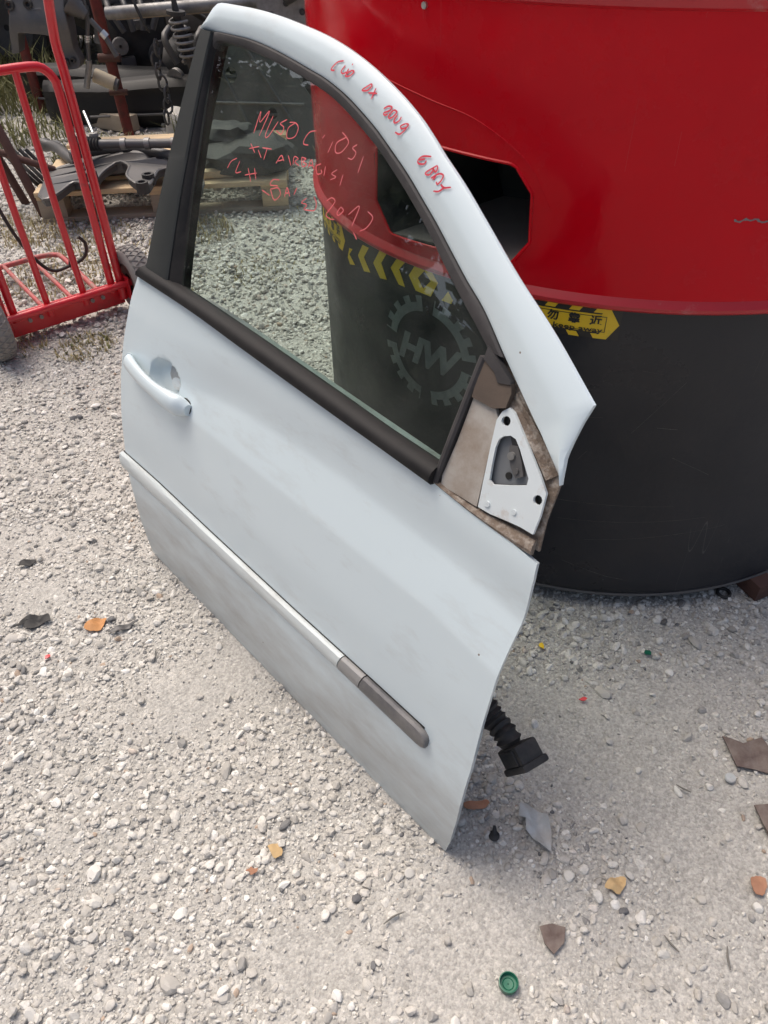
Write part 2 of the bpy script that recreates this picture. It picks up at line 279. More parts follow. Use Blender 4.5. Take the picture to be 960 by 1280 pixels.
def lathe(name, prof, m, parent=None, seg=32, axis='Z', loc=(0, 0, 0)):
    V = []; F = []; n = len(prof)
    for k in range(seg):
        a = 2*math.pi*k/seg
        for r, z in prof:
            p = (r*math.cos(a), r*math.sin(a), z)
            if axis == 'X': p = (z, r*math.cos(a), r*math.sin(a))
            if axis == 'Y': p = (r*math.cos(a), z, r*math.sin(a))
            V.append((p[0]+loc[0], p[1]+loc[1], p[2]+loc[2]))
    for k in range(seg):
        k2 = (k+1) % seg
        for i in range(n-1): F.append([k*n+i, k2*n+i, k2*n+i+1, k*n+i+1])
    o = obj(name, V, F, m, parent); fixn(o); return autosmooth(o, 40)
def prismVF(loops, f0, f1):
    """polygon with holes; f0 / f1 map a 2-D point to the front / back 3-D point"""
    tri = tessellate_polygon([[Vector((p[0], p[1], 0)) for p in l] for l in loops]); flat = [p for l in loops for p in l]; n = len(flat)
    V = [f0(p) for p in flat]+[f1(p) for p in flat]; F = [list(t) for t in tri]+[[i+n for i in reversed(t)] for t in tri]; k = 0
    for l in loops:
        m = len(l)
        for i in range(m): a, b = k+i, k+(i+1) % m; F.append([a, b, b+n, a+n])
        k += m
    return V, F
def prism(name, loops, f0, f1, m, parent=None, ang=40):
    V, F = prismVF(loops, f0, f1); o = obj(name, V, F, m, parent); fixn(o); return autosmooth(o, ang)
def gh(x, y):
    r = math.hypot(x, y-1.2); k = 1/(1+(r/9)**2)
    return k*(.012*noise.noise(Vector((x*1.7, y*1.7, 3)))+.007*noise.noise(Vector((x*6, y*6, 8)))+.003*noise.noise(Vector((x*22, y*22, 1))))-.004


# outlines measured in metres: door parts in door coordinates (along, up), tank marks as (degrees, height), rack parts in yard coordinates
D = {"inner":[[-0.0397,1.1396],[0.0108,1.1415],[0.0601,1.142],[0.1081,1.1416],[0.1713,1.1365],[0.2383,1.1277],[0.2981,1.1184],[0.3305,1.1134],[0.373,1.1035],[0.4084,1.093],[0.4487,1.0785],[0.4881,1.0629],[0.5276,1.0443],[0.5774,1.0201],[0.6186,0.9972],[0.6641,0.9713],[0.7105,0.9426],[0.7518,0.9173],[0.7989,0.8906],[0.857,0.8484],[0.9289,0.7976],[0.977,0.7658],[1.014,0.739]],
"out":[[1.014,0.739],[1.0048,0.7739],[1.0047,0.796],[1.0061,0.8217],[1.0098,0.8468],[0.9181,0.9027],[0.8305,0.9501],[0.7513,0.9972],[0.6909,1.0326],[0.6392,1.0595],[0.6116,1.0752],[0.5743,1.095],[0.5294,1.1143],[0.4849,1.1306],[0.4401,1.1452],[0.3917,1.1582],[0.3398,1.1692],[0.2914,1.1766],[0.2302,1.183],[0.1715,1.1879],[0.1114,1.1905],[0.0347,1.1904],[-0.0155,1.1872],[-0.0317,1.166],[-0.0413,1.1421]],
"gl":[[0.092,0.7091],[0.0762,0.7855],[0.0465,0.9201],[0.0198,1.0364],[0.0039,1.1141],[0.0149,1.1266],[0.0742,1.1278],[0.1441,1.123],[0.2166,1.1156],[0.2826,1.1057],[0.346,1.0942],[0.3809,1.0847],[0.4201,1.0716],[0.461,1.056],[0.5008,1.0398],[0.5459,1.0174],[0.5943,0.9922],[0.6515,0.9587],[0.7005,0.926],[0.7479,0.896],[0.7904,0.8707],[0.8275,0.8482]],
"plate":[[0.8965,0.793],[0.8885,0.7844],[0.885,0.7709],[0.892,0.7361],[0.9015,0.6912],[0.9099,0.6499],[0.9313,0.6507],[0.9549,0.6548],[0.9819,0.6587],[1.0035,0.6594],[1.0027,0.6856],[0.9974,0.7172],[0.9782,0.7344],[0.952,0.755],[0.9224,0.7779],[0.9059,0.7905]],
"hole1":[[0.9061,0.7782],[0.9068,0.7747],[0.9055,0.7714],[0.9025,0.7691],[0.8988,0.7683],[0.8952,0.7694],[0.8927,0.772],[0.8921,0.7755],[0.8934,0.7788],[0.8964,0.7812],[0.9001,0.7819],[0.9037,0.7808]],
"hole2":[[0.996,0.7072],[0.9967,0.7038],[0.9956,0.7005],[0.9929,0.6979],[0.9894,0.6971],[0.9861,0.698],[0.9838,0.7006],[0.9831,0.704],[0.9842,0.7074],[0.9869,0.7099],[0.9903,0.7107],[0.9936,0.7097]],
"cut":[[0.9052,0.7556],[0.9149,0.7609],[0.9242,0.7602],[0.9363,0.7507],[0.9524,0.7348],[0.9651,0.7225],[0.9667,0.713],[0.9418,0.6999],[0.9183,0.6892],[0.9108,0.6925],[0.9051,0.7145],[0.9002,0.7366],[0.9003,0.7488]],
"grey":[[0.8364,0.782],[0.8769,0.7826],[0.8842,0.774],[0.8988,0.697],[0.9071,0.6483],[0.8381,0.6468],[0.8344,0.6601],[0.8376,0.7172]],
"rub1":[[0.8338,0.8386],[0.8562,0.8276],[0.8667,0.8169],[0.8874,0.823],[0.8932,0.8115],[0.8932,0.7915],[0.8748,0.7827],[0.836,0.7829],[0.8333,0.8098]],
"rub2":[[0.8313,0.8558],[0.8856,0.8265],[0.8879,0.8219],[0.868,0.8168],[0.8562,0.8276],[0.8328,0.8365]],
"tri":[[0.8281,0.8578],[1.0179,0.7416],[1.0189,0.7254],[1.0327,0.6356],[0.8329,0.6479],[0.8246,0.8399]],
"w_frame":[[[0.3762,1.1438],[0.3641,1.1403],[0.3562,1.1317],[0.3556,1.1274],[0.3637,1.1277]],[[0.3836,1.1383],[0.3792,1.1291],[0.3848,1.1265],[0.3917,1.1298]],[[0.3937,1.135],[0.392,1.1267]],[[0.4023,1.1339],[0.3948,1.1286],[0.3925,1.1238],[0.4014,1.1257],[0.4077,1.1323],[0.4023,1.1339]],[[0.3973,1.1421],[0.3993,1.1414]],[[0.4544,1.123],[0.4395,1.1116],[0.4504,1.1127],[0.4564,1.1197],[0.4544,1.123]],[[0.4669,1.1187],[0.4654,1.1026]],[[0.4541,1.1098],[0.4735,1.1122]],[[0.4975,1.0949],[0.5051,1.0998],[0.5131,1.0998],[0.5113,1.0951],[0.5014,1.0897],[0.5047,1.0871],[0.51,1.0895]],[[0.5179,1.0963],[0.5132,1.0884],[0.5158,1.0849],[0.5222,1.0885],[0.5265,1.0951],[0.5219,1.097],[0.5179,1.0963]],[[0.5296,1.0915],[0.5265,1.0839],[0.5305,1.0812],[0.5366,1.0852],[0.5387,1.0911]],[[0.5514,1.0841],[0.5439,1.0796],[0.5468,1.0763],[0.5555,1.0798],[0.5574,1.0841],[0.5514,1.0841]],[[0.5574,1.0841],[0.5537,1.0753],[0.5465,1.0685],[0.5369,1.0696]],[[0.6214,1.0534],[0.6062,1.0505],[0.5999,1.0445],[0.6024,1.04],[0.6129,1.0415],[0.6151,1.0466]],[[0.601,1.0443],[0.6116,1.0481]],[[0.6377,1.045],[0.6217,1.0315],[0.6284,1.0298],[0.6333,1.0356],[0.6325,1.0393],[0.6389,1.0362],[0.6402,1.041],[0.6377,1.045]],[[0.6345,1.0267],[0.6461,1.0356],[0.6545,1.0353],[0.6544,1.0284],[0.6502,1.0222],[0.6464,1.0249]],[[0.642,1.0317],[0.6394,1.0255]],[[0.656,1.0236],[0.664,1.021],[0.6758,1.0243]],[[0.664,1.021],[0.6569,1.0142],[0.6474,1.0123]]],
"w_glass":[[[0.1902,1.0022],[0.1921,1.039],[0.1984,1.0218],[0.2155,1.0433],[0.2074,1.0014]],[[0.2289,1.0384],[0.2234,1.006],[0.2323,1.0051],[0.2467,1.0323]],[[0.268,1.0396],[0.254,1.0305],[0.2656,1.0266],[0.2645,1.0156],[0.2488,1.0179]],[[0.2917,1.0388],[0.2778,1.0276],[0.2824,1.0131],[0.3005,1.0183],[0.3029,1.0325],[0.2917,1.0388],[0.2766,1.0367]],[[0.3485,1.0376],[0.3338,1.0321],[0.3269,1.0202],[0.3287,1.0127],[0.3405,1.0134]],[[0.372,1.0358],[0.3686,1.0295]],[[0.3954,1.0304],[0.392,1.0118]],[[0.4222,1.0422],[0.405,1.0298],[0.4092,1.0168],[0.4222,1.0196],[0.4311,1.0348],[0.4222,1.0422],[0.4093,1.0471]],[[0.4513,1.037],[0.444,1.0305],[0.4545,1.0253],[0.4511,1.0153],[0.4405,1.0147]],[[0.4732,1.0244],[0.4732,0.999]],[[0.1905,0.9849],[0.2089,0.9731]],[[0.1898,0.9763],[0.2159,0.9852]],[[0.2157,0.9796],[0.2301,0.9693]],[[0.226,0.9851],[0.2511,0.9882]],[[0.239,0.9867],[0.2384,0.9678]],[[0.2735,0.9695],[0.2813,0.984],[0.2923,0.9774]],[[0.276,0.9738],[0.2896,0.979]],[[0.2992,0.9879],[0.3134,0.9749]],[[0.3178,0.9772],[0.3151,0.9894],[0.3266,0.9885],[0.3205,0.9826],[0.3345,0.9788]],[[0.3336,0.9927],[0.3421,0.9799],[0.3513,0.9847],[0.3399,0.9874],[0.3454,0.9926],[0.3336,0.9927]],[[0.357,0.9807],[0.3588,0.9942],[0.3721,0.9815]],[[0.3567,0.9846],[0.3679,0.9871]],[[0.3847,0.9934],[0.3756,0.9875],[0.3831,0.9774],[0.3929,0.981],[0.3889,0.9853]],[[0.3969,0.9923],[0.4004,0.9775]],[[0.4258,0.9937],[0.4165,0.9851],[0.4282,0.9827],[0.4175,0.9759]],[[0.4424,0.9899],[0.4434,0.9722]],[[0.1629,0.9541],[0.1486,0.9451],[0.1432,0.9323]],[[0.1734,0.9512],[0.1709,0.9313],[0.1857,0.9356]],[[0.2025,0.9457],[0.2207,0.9265]],[[0.1987,0.9328],[0.2308,0.9437]],[[0.2201,0.9497],[0.2329,0.9328]],[[0.2576,0.9212],[0.2817,0.9179]],[[0.2957,0.9471],[0.2791,0.9437],[0.2755,0.9345],[0.296,0.9372]],[[0.2791,0.9276],[0.2974,0.9142],[0.3091,0.9261],[0.2976,0.9343],[0.2791,0.9276]],[[0.3215,0.925],[0.3209,0.94],[0.3345,0.9291]],[[0.3207,0.9311],[0.3301,0.934]],[[0.3454,0.9464],[0.3427,0.9339]],[[0.3764,0.9369],[0.3676,0.9276],[0.3813,0.9274],[0.378,0.919]],[[0.3921,0.9435],[0.4026,0.936],[0.4035,0.9242],[0.3795,0.9188]],[[0.4244,0.9442],[0.434,0.9518],[0.4441,0.9487],[0.438,0.9346],[0.4336,0.925],[0.4439,0.9217],[0.4559,0.923]],[[0.4613,0.9445],[0.4568,0.9348],[0.4617,0.9311],[0.4692,0.9406],[0.4613,0.9445]],[[0.4828,0.938],[0.5003,0.9553],[0.4986,0.9243]],[[0.5211,0.9532],[0.536,0.9471],[0.5305,0.931],[0.5186,0.9221]],[[0.5061,0.917],[0.5183,0.9091]]],
"chev":[[[-153.835,0.697],[-152.619,0.6992],[-153.963,0.6827],[-151.879,0.6685],[-153.848,0.6608],[-154.696,0.6724]],[[-149.07,0.7248],[-147.154,0.7266],[-148.715,0.7001],[-146.919,0.6758],[-148.881,0.6697],[-150.697,0.6951]],[[-144.214,0.7331],[-142.328,0.7354],[-143.785,0.7102],[-142.438,0.681],[-144.171,0.6765],[-145.997,0.7006]],[[-139.863,0.7368],[-137.974,0.7392],[-139.448,0.7155],[-138.146,0.6844],[-139.54,0.6837],[-141.45,0.7104]],[[-136.051,0.7388],[-132.748,0.7451],[-131.529,0.7188],[-132.824,0.6868],[-135.838,0.6869],[-137.324,0.712]],[[-129.657,0.7092],[-128.759,0.6945],[-129.008,0.6863],[-130.79,0.687]]],
"dia":[[[-134.147,0.733],[-132.894,0.7175],[-134.335,0.6968],[-135.444,0.714]]]}
E = {"sub_out":[[-1.475,3.456],[-1.513,3.746],[-1.428,3.834],[-1.342,3.892],[-1.274,3.993],[-1.136,3.942],[-1.002,3.817],[-0.88,3.729],[-0.77,3.544],[-0.776,3.406],[-0.902,3.582],[-0.96,3.558],[-0.963,3.366],[-1.008,3.364],[-1.076,3.468],[-1.096,3.596],[-1.158,3.683],[-1.192,3.662],[-1.219,3.576],[-1.221,3.438],[-1.256,3.462],[-1.347,3.552],[-1.384,3.449],[-1.424,3.385]],
"sub_h":[[-0.985,3.349,0.26],[-0.981,3.449,0.26],[-1.24,3.496,0.26]],
"rack":[[-1.361,3.75,0.3],[-1.299,3.739,0.3],[-1.246,3.725,0.3],[-0.949,3.711,0.3],[-0.811,3.706,0.3]],
"hang":[[-1.818,4.6,0.764],[-1.815,4.6,0.7],[-1.847,4.6,0.597],[-1.878,4.6,0.501],[-1.837,4.6,0.505],[-1.802,4.6,0.601],[-1.676,4.6,0.588],[-1.619,4.6,0.573],[-1.618,4.6,0.52],[-1.615,4.6,0.425],[-1.542,4.6,0.431],[-1.532,4.6,0.463],[-1.551,4.6,0.518],[-1.537,4.6,0.614],[-1.542,4.6,0.703],[-1.531,4.6,0.758]],
"hanghole":[[-1.602,4.6,0.46],[-1.565,4.6,0.469],[-1.809,4.6,0.718],[-1.716,4.6,0.721]],
"shaft1":[[-1.459,4.65,0.638],[-1.488,4.65,0.532],[-1.507,4.65,0.433],[-1.551,4.65,0.325]],
"shaft2":[[-1.432,4.6,0.645],[-1.378,4.6,0.578],[-1.336,4.6,0.479]],
"cone":[[-1.521,4.62,0.718],[-1.451,4.62,0.656]]}

# ------------------------------------------------------------------ ground
def axis_coords(lo, hi, d, far, g=1.22):
    a = list(np.arange(lo, hi, d)); s = d; x = a[-1]
    while x < far: s *= g; x += s; a.append(x)
    s = d; x = a[0]; pre = []
    while x > -far: s *= g; x -= s; pre.append(x)
    return pre[::-1]+a
xs = axis_coords(-1.5, 1.3, .02, 400); ys = axis_coords(.1, 2.6, .02, 400); nx = len(xs)
V = [(x, y, gh(x, y)) for y in ys for x in xs]
F = [[j*nx+i, j*nx+i+1, (j+1)*nx+i+1, (j+1)*nx+i] for j in range(len(ys)-1) for i in range(nx-1)]
ground = obj('ground', V, F, 'dirt', None, True, 'structure')

def ico(sub, seed, sharp):
    bm = bmesh.new(); bmesh.ops.create_icosphere(bm, subdivisions=sub, radius=1); rg = random.Random(seed)
    dirs = [(Vector((rg.gauss(0, 1), rg.gauss(0, 1), rg.gauss(0, 1))).normalized(), rg.uniform(.52, .86) if sharp else rg.uniform(.62, .92)) for _ in range(13 if sharp else 7)]
    sx = (1, rg.uniform(.62, .95), rg.uniform(.45, .72))
    for v in bm.verts:
        c = v.co.copy()
        for d, k in dirs:
            q = c.dot(d)
            if q > k: c -= d*(q-k)
        c *= 1+.10*noise.noise(c*2.3+Vector((seed*3.1, 0, 0)))
        v.co = Vector((c.x*sx[0], c.y*sx[1], c.z*sx[2]))
    bm.verts.ensure_lookup_table(); V = np.array([v.co[:] for v in bm.verts]); F = np.array([[v.index for v in f.verts] for f in bm.faces]); bm.free(); return V, F
# places where the dust lies bare between the stones: (x, y, radius x, radius y)
BARE = [(-.33, 1.0, .13, .17), (-.47, .93, .10, .08), (.30, .42, .35, .13), (.48, .80, .22, .16), (.72, 1.0, .2, .12), (-.82, 1.25, .12, .08), (-.92, 1.45, .2, .08), (.12, .55, .12, .15), (.55, .6, .12, .10), (.3, .85, .1, .12), (-.15, .45, .1, .06)]
def cover(x, y):
    n = noise.noise(Vector((x*2.1, y*2.1, 0)))*.5+noise.noise(Vector((x*5.3, y*5.3, 4)))*.35
    c = .70+.55*n
    if y > 1.5 and x < 0: c += .5
    if y > 2.2: c += .5
    if x > .05 and y < .8: c += .0
    for bx, by, rx, ry in BARE:
        d = ((x-bx)/rx)**2+((y-by)/ry)**2
        if d < 2: c -= .55*max(0, 1-d/2)
    return c
def in_view(x, y): return y > .2 and x > -.62*y-.62 and x < .62*y+.62 and not (math.hypot(x-.591, y-1.889) < .60)
def scatter(n, x0, x1, y0, y1, smin, smax, power, thr):
    X = RNG.uniform(x0, x1, n); Y = RNG.uniform(y0, y1, n); S = smin*(smax/smin)**(RNG.random(n)**power); out = []
    for x, y, s in zip(X, Y, S):
        if not in_view(x, y): continue
        c = cover(x, y)
        if c < thr and RNG.random() > max(.12, c/thr)**1.4: continue
        out.append((x, y, s))
    return out
def build_gravel(name, pts, protos, sink, tone_shift=0.):
    VV = []; FF = []; TT = []; SM = []; off = 0
    for k in range(len(protos)):
        P = np.array(pts[k::len(protos)]); m = len(P)
        if not m: continue
        V0, F0 = protos[k]; a = RNG.uniform(0, 2*np.pi, m); tx = RNG.normal(0, .30, m); ty = RNG.normal(0, .30, m)
        ca, sa = np.cos(a), np.sin(a); st = RNG.uniform(.75, 1.25, (m, 3)); V = V0[None]*st[:, None, :]
        y1 = V[..., 1]*np.cos(tx)[:, None]-V[..., 2]*np.sin(tx)[:, None]; z1 = V[..., 1]*np.sin(tx)[:, None]+V[..., 2]*np.cos(tx)[:, None]
        x2 = V[..., 0]*np.cos(ty)[:, None]+z1*np.sin(ty)[:, None]; z2 = -V[..., 0]*np.sin(ty)[:, None]+z1*np.cos(ty)[:, None]
        x3 = x2*ca[:, None]-y1*sa[:, None]; y3 = x2*sa[:, None]+y1*ca[:, None]; s = P[:, 2]/2
        gz = np.array([gh(x, y) for x, y in P[:, :2]])
        W = np.stack([x3*s[:, None]+P[:, 0][:, None], y3*s[:, None]+P[:, 1][:, None], z2*s[:, None]+(gz+s*RNG.uniform(sink[0], sink[1], m))[:, None]], -1)
        nv = len(V0); VV.append(W.reshape(-1, 3)); FF.append((F0[None]+(off+np.arange(m)*nv)[:, None, None]).reshape(-1, 3)); off += m*nv
        tn = np.clip(RNG.beta(2.2, 2.0, m)+tone_shift, 0, .99); od = RNG.random(m); tn = np.where(od < .035, RNG.uniform(0, .12, m), tn); tn = np.where(od > .994, 1., tn)
        TT.append(np.repeat(tn, nv)); SM.append(np.repeat(RNG.random(m) < .12, len(F0)))
    V = np.concatenate(VV).astype(np.float32); F = np.concatenate(FF).astype(np.int32); T = np.concatenate(TT).astype(np.float32); SMo = np.concatenate(SM)
    me = bpy.data.meshes.new(name); me.vertices.add(len(V)); me.vertices.foreach_set('co', V.ravel()); me.loops.add(F.size); me.loops.foreach_set('vertex_index', F.ravel())
    me.polygons.add(len(F)); me.polygons.foreach_set('loop_start', np.arange(0, F.size, 3, dtype=np.int32)); me.polygons.foreach_set('use_smooth', SMo)
    at = me.attributes.new('tone', 'FLOAT', 'POINT'); at.data.foreach_set('value', T); me.update(calc_edges=True); me.validate()
    me.materials.append(MT['gravel']); return me, len(F)
small = [ico(1, 40+i, 1) for i in range(8)]; mid = [ico(2, 80+i, i % 3 > 0) for i in range(10)]
if 1:
    fine = scatter(60000, -1.05, 1.05, .25, 1.55, .0035, .012, 1.2, .65)+scatter(34000, -1.7, 1.7, 1.5, 2.6, .006, .016, 1.3, .75)
    medium = scatter(15000, -1.05, 1.05, .25, 1.6, .009, .024, 1.5, .62)+scatter(9000, -1.7, 1.7, 1.55, 2.6, .011, .026, 1.5, .6)
    far1 = scatter(40000, -3.2, 1.8, 2.5, 4.9, .010, .034, 1.1, .5)
    far2 = scatter(16000, -6., 2.5, 4.8, 10.5, .02, .06, 1.0, .3)
    V, F_all = [], 0
    parts = []
    for nm, pts, pr, sk, sh in (('fine', fine, small, (-.1, .5), -.03), ('medium', medium, mid, (-.35, .5), .02), ('far', far1, small, (0, .9), .10), ('far2', far2, small, (0, .7), .02)):
        parts.append(build_gravel(nm, pts, pr, sk, sh)[0])
    bm = bmesh.new()
    grav = bpy.data.objects.new('gravel', None); bpy.data.objects.remove(grav)
    # join the four size grades into one mesh
    nv = [len(m.vertices) for m in parts]; nf = [len(m.polygons) for m in parts]
    co = np.empty(sum(nv)*3, np.float32); tn = np.empty(sum(nv), np.float32); li = np.empty(sum(nf)*3, np.int32); sm = np.empty(sum(nf), bool); a = b = 0
    for m, v, f in zip(parts, nv, nf):
        x = np.empty(v*3, np.float32); m.vertices.foreach_get('co', x); co[a*3:(a+v)*3] = x
        x = np.empty(v, np.float32); m.attributes['tone'].data.foreach_get('value', x); tn[a:a+v] = x
        x = np.empty(f*3, np.int32); m.loops.foreach_get('vertex_index', x); li[b*3:(b+f)*3] = x+a
        x = np.empty(f, bool); m.polygons.foreach_get('use_smooth', x); sm[b:b+f] = x; a += v; b += f
    me = bpy.data.meshes.new('gravel'); me.vertices.add(a); me.vertices.foreach_set('co', co); me.loops.add(b*3); me.loops.foreach_set('vertex_index', li)
    me.polygons.add(b); me.polygons.foreach_set('loop_start', np.arange(0, b*3, 3, dtype=np.int32)); me.polygons.foreach_set('use_smooth', sm)
    me.attributes.new('tone', 'FLOAT', 'POINT').data.foreach_set('value', tn); me.update(calc_edges=True); me.materials.append(MT['gravel'])
    for m in parts: bpy.data.meshes.remove(m)
    bm.free()
    g = bpy.data.objects.new('gravel', me); COL.objects.link(g); g['kind'] = 'stuff'
    tag(g, 'pale grey crushed limestone gravel covering the whole yard', 'gravel')
# 300 single pebbles that show largest
pm = []
for i in range(12):
    V0, F0 = ico(2, 200+i, i % 3 > 0); m = bpy.data.meshes.new('pebble'); m.from_pydata(V0.tolist(), [], F0.tolist()); bm = bmesh.new(); bm.from_mesh(m)
    for e in bm.edges: e.smooth = e.calc_face_angle(0) < R(22)
    bm.to_mesh(m); bm.free(); m.polygons.foreach_set('use_smooth', [True]*len(m.polygons)); m.materials.append(MT['pebble']); pm.append(m)
cnt = 0
while cnt < 300:
    y = .3+2.0*random.random()**1.5; x = random.uniform(-1.3, 1.1)
    if not in_view(x, y) or abs(x) > .55*y+.42: continue
    if (x+.586)*.7527+(y-1.383)*.6584 > -.03 and (x+.586)*.7527+(y-1.383)*.6584 < .12 and -.1 < (x+.586)*.6584-(y-1.383)*.7527 < 1.1: continue
    if cover(x, y) < random.uniform(-.1, .5): continue
    s = random.uniform(.015, .028)*(1.45 if random.random() < .15 else 1)*(1 if y > .9 else .9)
    o = bpy.data.objects.new('pebble', pm[cnt % 12]); COL.objects.link(o); o.parent = ground
    o.location = (x, y, gh(x, y)+s*.12); o.rotation_euler = (random.gauss(0, .25), random.gauss(0, .25), random.uniform(0, 6.28)); o.scale = (s/2*random.uniform(.8, 1.25), s/2*random.uniform(.8, 1.2), s/2*random.uniform(.8, 1.15)); cnt += 1

# ------------------------------------------------------------------ red and black tank
TC = (.5907, 1.8886); TR, TD = .7273, .7225; ZB, ZR, ZT = .043, .736, 1.172
tank = thing('round_tank', 'big round tank with red upper shell over a black drum, behind the car door', 'tank', (TC[0], TC[1], 0))
def cyl(th, z, r): a = R(th); return (r*math.cos(a), r*math.sin(a), z)
lathe('drum', [(.55, ZB), (TD-.004, ZB), (TD+.003, ZB+.003), (TD+.003, ZB+.012), (TD, ZB+.016), (TD, .4), (TD, ZR+.02)], 'tankblack', tank, 160)
lathe('bottom_rim', [(TD-.02, ZB-.006), (TD+.004, ZB-.006), (TD+.006, ZB-.002), (TD+.004, ZB+.002), (TD-.02, ZB+.001)], 'steel_dk', tank, 128)
HL = [(-141.6, .958), (-120.65, .949), (-117.83, .905), (-117.5, .834), (-119.94, .789), (-141.0, .776), (-144.5, .83), (-144.5, .91)]
lo_x = [-144.5, -141.0, -119.94, -117.5]; lo_z = [.83, .776, .789, .834]; up_x = [-144.5, -141.6, -120.65, -117.83, -117.5]; up_z = [.91, .958, .949, .905, .834]
ths = sorted(set([round(-180+i*2.25, 3) for i in range(161)]+lo_x+up_x)); V = []; F = []
def addq(a, b, za0, zb0, za1, zb1, rows=1):
    for k in range(rows):
        f0, f1 = k/rows, (k+1)/rows; i = len(V)
        V.extend([cyl(a, za0+(za1-za0)*f0, TR), cyl(b, zb0+(zb1-zb0)*f0, TR), cyl(b, zb0+(zb1-zb0)*f1, TR), cyl(a, za0+(za1-za0)*f1, TR)]); F.append([i, i+1, i+2, i+3])
for a, b in zip(ths[:-1], ths[1:]):
    if a >= -144.5 and b <= -117.5:
        addq(a, b, ZR+.02, ZR+.02, np.interp(a, lo_x, lo_z), np.interp(b, lo_x, lo_z)); addq(a, b, np.interp(a, up_x, up_z), np.interp(b, up_x, up_z), ZT, ZT)
    else: addq(a, b, ZR+.02, ZR+.02, ZT, ZT)
sh = obj('shell', V, F, 'tankred', tank); bm = bmesh.new(); bm.from_mesh(sh.data); bmesh.ops.remove_doubles(bm, verts=bm.verts, dist=.0004); bmesh.ops.recalc_face_normals(bm, faces=bm.faces); bm.to_mesh(sh.data); bm.free(); autosmooth(sh, 40)
lathe('lower_rim', [(TR-.02, ZR+.001), (TR+.006, ZR), (TR+.010, ZR+.004), (TR+.010, ZR+.010), (TR+.004, ZR+.017), (TR-.001, ZR+.022), (TR-.02, ZR+.022)], 'rimworn', tank, 160)
lathe('top_lip', [(TR-.002, ZT-.012), (TR+.006, ZT-.006), (TR+.007, ZT+.004), (TR, ZT+.010), (TR-.02, ZT+.008), (TR-.03, ZT-.02)], 'rimworn', tank, 128)
lathe('lid', [(TR-.028, ZT-.016), (.5, ZT-.005), (.2, ZT+.05), (.18, ZT+.09), (0.001, ZT+.095)], 'tankred', tank, 96)
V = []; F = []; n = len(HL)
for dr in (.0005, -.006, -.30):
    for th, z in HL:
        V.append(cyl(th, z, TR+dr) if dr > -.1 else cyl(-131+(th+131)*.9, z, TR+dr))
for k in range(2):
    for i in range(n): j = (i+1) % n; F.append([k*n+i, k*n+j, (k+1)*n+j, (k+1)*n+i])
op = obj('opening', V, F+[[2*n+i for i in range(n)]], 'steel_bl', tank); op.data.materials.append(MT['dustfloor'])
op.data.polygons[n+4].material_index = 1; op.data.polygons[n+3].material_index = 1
V = [cyl(th, z, TR+.002) for th, z in HL]+[cyl(-131+(th+131)*1.025, .867+(z-.867)*1.04, TR+.0012) for th, z in HL]
for th, wd in ((-68, .05), (20, .08), (110, .08), (-165, .08)):
    a = R(th); box('foot', (.70*math.cos(a), .70*math.sin(a), .018), (.12, wd, .046), 'rustdk', tank, .002, Matrix.Rotation(a, 3, 'Z'))
rl = HL+[HL[0]]; tube('opening_lip', [cyl(t, z, TR+.0005) for t, z in lin(rl, 70)], .0028, 'tankred', tank, 6)
# raised line standing in for the door's reflection edge on the shell
tube('reflection_edge_line', [cyl(t, z, TR) for t, z in crom([(-150, 1.055), (-143.9, 1.041), (-134, 1.022), (-126, 1.003), (-119.1, .955), (-115.6, .89)], 40)], .0011, 'tankred', tank, 6)
def onDrum(loops, r, name, m, par, th=.0008):
    tri = tessellate_polygon([[Vector((p[0], p[1], 0)) for p in l] for l in loops]); flat = [p for l in loops for p in l]
    bm = bmesh.new(); vs = [bm.verts.new((p[0], p[1], 0)) for p in flat]
    for t in tri:
        try: bm.faces.new([vs[i] for i in t])
        except ValueError: pass
    x0, x1 = min(p[0] for p in flat), max(p[0] for p in flat); x = math.floor(x0)+1.
    while x < x1: bmesh.ops.bisect_plane(bm, geom=bm.verts[:]+bm.edges[:]+bm.faces[:], plane_co=(x, 0, 0), plane_no=(1, 0, 0), dist=1e-6); x += 1.
    for v in bm.verts: v.co = Vector(cyl(v.co.x, v.co.y, r+th))
    bmesh.ops.recalc_face_normals(bm, faces=bm.faces); me = bpy.data.meshes.new(name); bm.to_mesh(me); bm.free(); me.materials.append(MT[m]); o = bpy.data.objects.new(name, me); COL.objects.link(o); o.parent = par; return o
def dens(l, k=4):
    out = []
    for i in range(len(l)):
        a, b = l[i], l[(i+1) % len(l)]
        for u in range(k): out.append((a[0]+(b[0]-a[0])*u/k, a[1]+(b[1]-a[1])*u/k))
    return out
def text_mesh(body, size, off_=.012):
    c = bpy.data.curves.new('lettering', 'FONT'); c.body = body; c.size = size; c.align_x = 'CENTER'; c.align_y = 'CENTER'; c.resolution_u = 2; c.offset = size*off_
    o = bpy.data.objects.new('lettering', c); COL.objects.link(o); dg = bpy.context.evaluated_depsgraph_get(); dg.update()
    me = bpy.data.meshes.new_from_object(o.evaluated_get(dg)); bpy.data.objects.remove(o); bpy.data.curves.remove(c); return me
def text_on_drum(name, body, size, th, z, par, m, sx=1., r=TD+.0024, shear=0., off_=.012):
    me = text_mesh(body, size, off_)
    for v in me.vertices:
        x = (v.co.x+v.co.y*shear)*sx; v.co = Vector(cyl(th+math.degrees(x/TD), z+v.co.y, r))
    me.materials.clear(); me.materials.append(MT[m]); o = bpy.data.objects.new(name, me); COL.objects.link(o); o.parent = par; return o
D2 = 180/math.pi/TD
